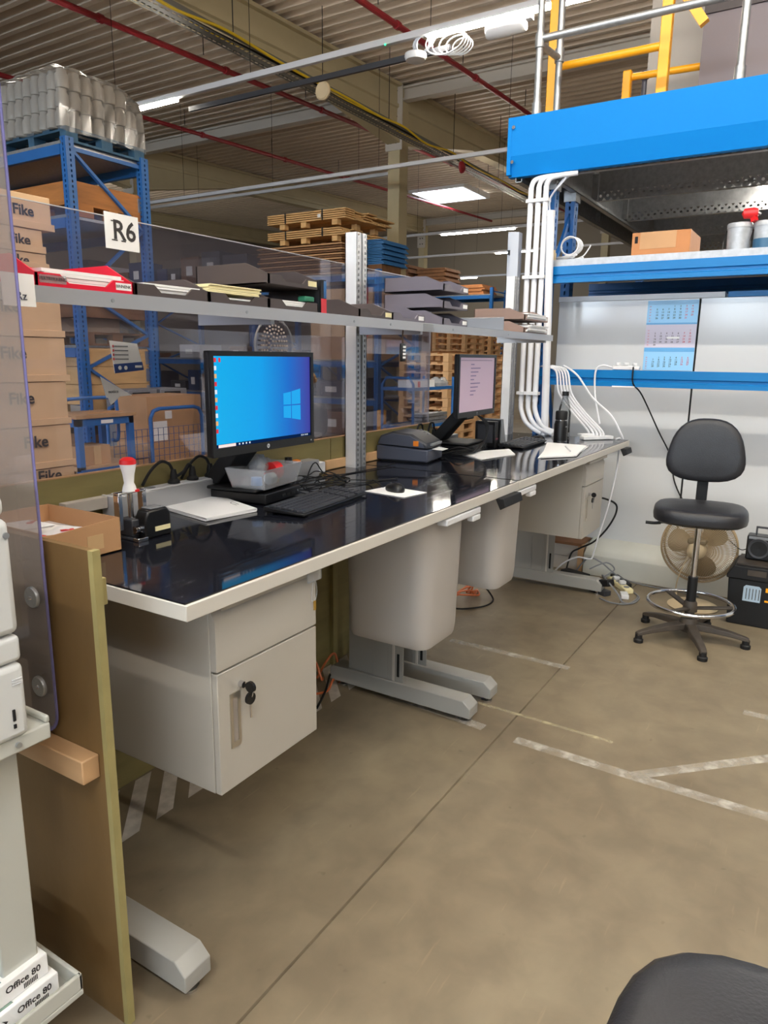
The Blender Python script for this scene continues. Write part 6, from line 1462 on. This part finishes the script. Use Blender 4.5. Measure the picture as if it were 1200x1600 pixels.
# pale pallet stack right of the screen
p0 = None; word = ['bottom', 'second', 'third', 'fourth', 'fifth', 'sixth', 'seventh', 'eighth', 'ninth', 'tenth', 'eleventh', 'top']
for col_ in range(2):
    for k in range(11):
        loc = (11.45+1.25*col_+.006*math.sin(k*3), 5.95+.006*math.cos(k*2), .149*k); lab = word[k if k < 10 else 11]+' pallet of the pale '+('near' if col_ == 0 else 'right hand')+' pallet stack'
        if p0 is None: p0 = make_pallet(lab, M_WOODP, loc, 1.2, .95, 'pale stacked pallets')
        else: dup(p0, loc, 0, lab)
ords = ['bottom', 'second', 'third', 'fourth', 'fifth', 'sixth', 'seventh', 'eighth', 'ninth', 'tenth', 'eleventh', 'twelfth', 'thirteenth', 'fourteenth', 'top']
for sx_, sy_, sd_ in ((17.6, 8.6, 'left'), (19.0, 8.5, 'right')):
    for k in range(15): dup(p0, (sx_, sy_, .149*k), 0, ords[k]+' pallet from the floor of the distant '+sd_+' pallet stack behind far monitor', 'distant stacked pallets')
for k in range(2):
    solo('cardboard_box', ('lower', 'upper')[k]+' brown carton on the stacked pale pallets right of screen', 'box', B((14.2, 7.4, .85*k+.001), (15.6, 8.4, .85*k+.85)), M_CARTO, group='large cartons behind the pale pallets')
# loads on the far rack
for k, (y0, y1, h, lab) in enumerate(((9.3, 10.4, .34, 'long brown carton lying on the distant blue rack'), (10.6, 11.7, .85, 'tall pile of brown sheets on the distant blue rack'), (11.9, 13.2, 1.0, 'dark brown pile of sheets at the beige column'))):
    t = thing('sheet_pile', lab, 'sheet pile', (21.2, (y0+y1)/2, 3.45), group='brown sheet piles on the distant rack')
    n = int(h/.05)
    for j in range(n): obj('sheet', B((20.65+.03*(j % 2), y0+.04*((j*7) % 3), 3.451+.05*j), (21.7, y1-.04*((j*5) % 3), 3.451+.05*j+.046)), (M_CARTO if k == 0 else M_WOODD if k == 1 else M_CARTD), t)
for k, y in enumerate((9.2, 10.4, 11.6, 13, 14.2)):
    solo('cardboard_box', word[k]+' dark carton from the near end of the distant rack shelf', 'box', B((20.65, y, 1.601), (21.6, y+1.0, 2.3+.2*(k % 2))), M_CARTD, group='cartons on the distant rack')
# dark office chair back in the aisle
oc = thing('office_chair', 'dark office chair in the aisle right of the near monitor', 'chair', (8.5, 6.5, 0))
b = pad(.5, .44, .07); b.v = [(8.55+z, 6.5+y, .62+x) for x, y, z in b.v]; obj('backrest', b, M_LEATH, oc, smooth=True)
s = pad(.46, .46, .08); s.v = [(8.3+x, 6.5+y, .42+z) for x, y, z in s.v]; obj('seat', s, M_LEATH, oc, smooth=True)
obj('column', MB().cyl((8.3, 6.5, .06), (8.3, 6.5, .40), .03, 12), M_BLKM, oc)
obj('back_bar', MB().bar((8.4, 6.5, .40), (8.58, 6.5, .5), .05, .02), M_BLKM, oc)
for k in range(5):
    a = 2*PI*k/5; l = obj('base_leg', MB().bar((8.3, 6.5, .08), (8.3+.3*math.cos(a), 6.5+.3*math.sin(a), .06), .04, .03), M_BLKM, oc)
    obj('caster', MB().cyl((8.3+.3*math.cos(a), 6.49+.3*math.sin(a), .025), (8.3+.3*math.cos(a), 6.51+.3*math.sin(a), .025), .025, 10), M_BLKM, l)
# woven ornament hanging on the monitor
og = thing('dried_ball', 'small tan dried flower ball hanging at the monitor corner', 'ornament', (2.31, 1.80, 1.43))
bm_ = MB(); random.seed(2)
for k in range(40):
    z = random.uniform(-1, 1); a = random.uniform(0, 2*PI); r = math.sqrt(1-z*z)
    bm_.lathe((2.318+.026*r*math.cos(a), 1.79+.026*r*math.sin(a), 1.462+.026*z), [(0, -.007), (.007, 0), (0, .007)], 5)
obj('petals', bm_, M_BATTEN, og)['kind'] = 'stuff'
obj('core', MB().lathe((2.318, 1.79, 1.462), [(0, -.026), (.018, -.018), (.026, 0), (.018, .018), (0, .026)], 10), M_WOODD, og)
obj('thread', MB().tube([(2.318, 1.79, 1.485), (2.29, 1.775, 1.53), (2.275, 1.765, 1.55)], .0012, 4), M_BATTEN, og)
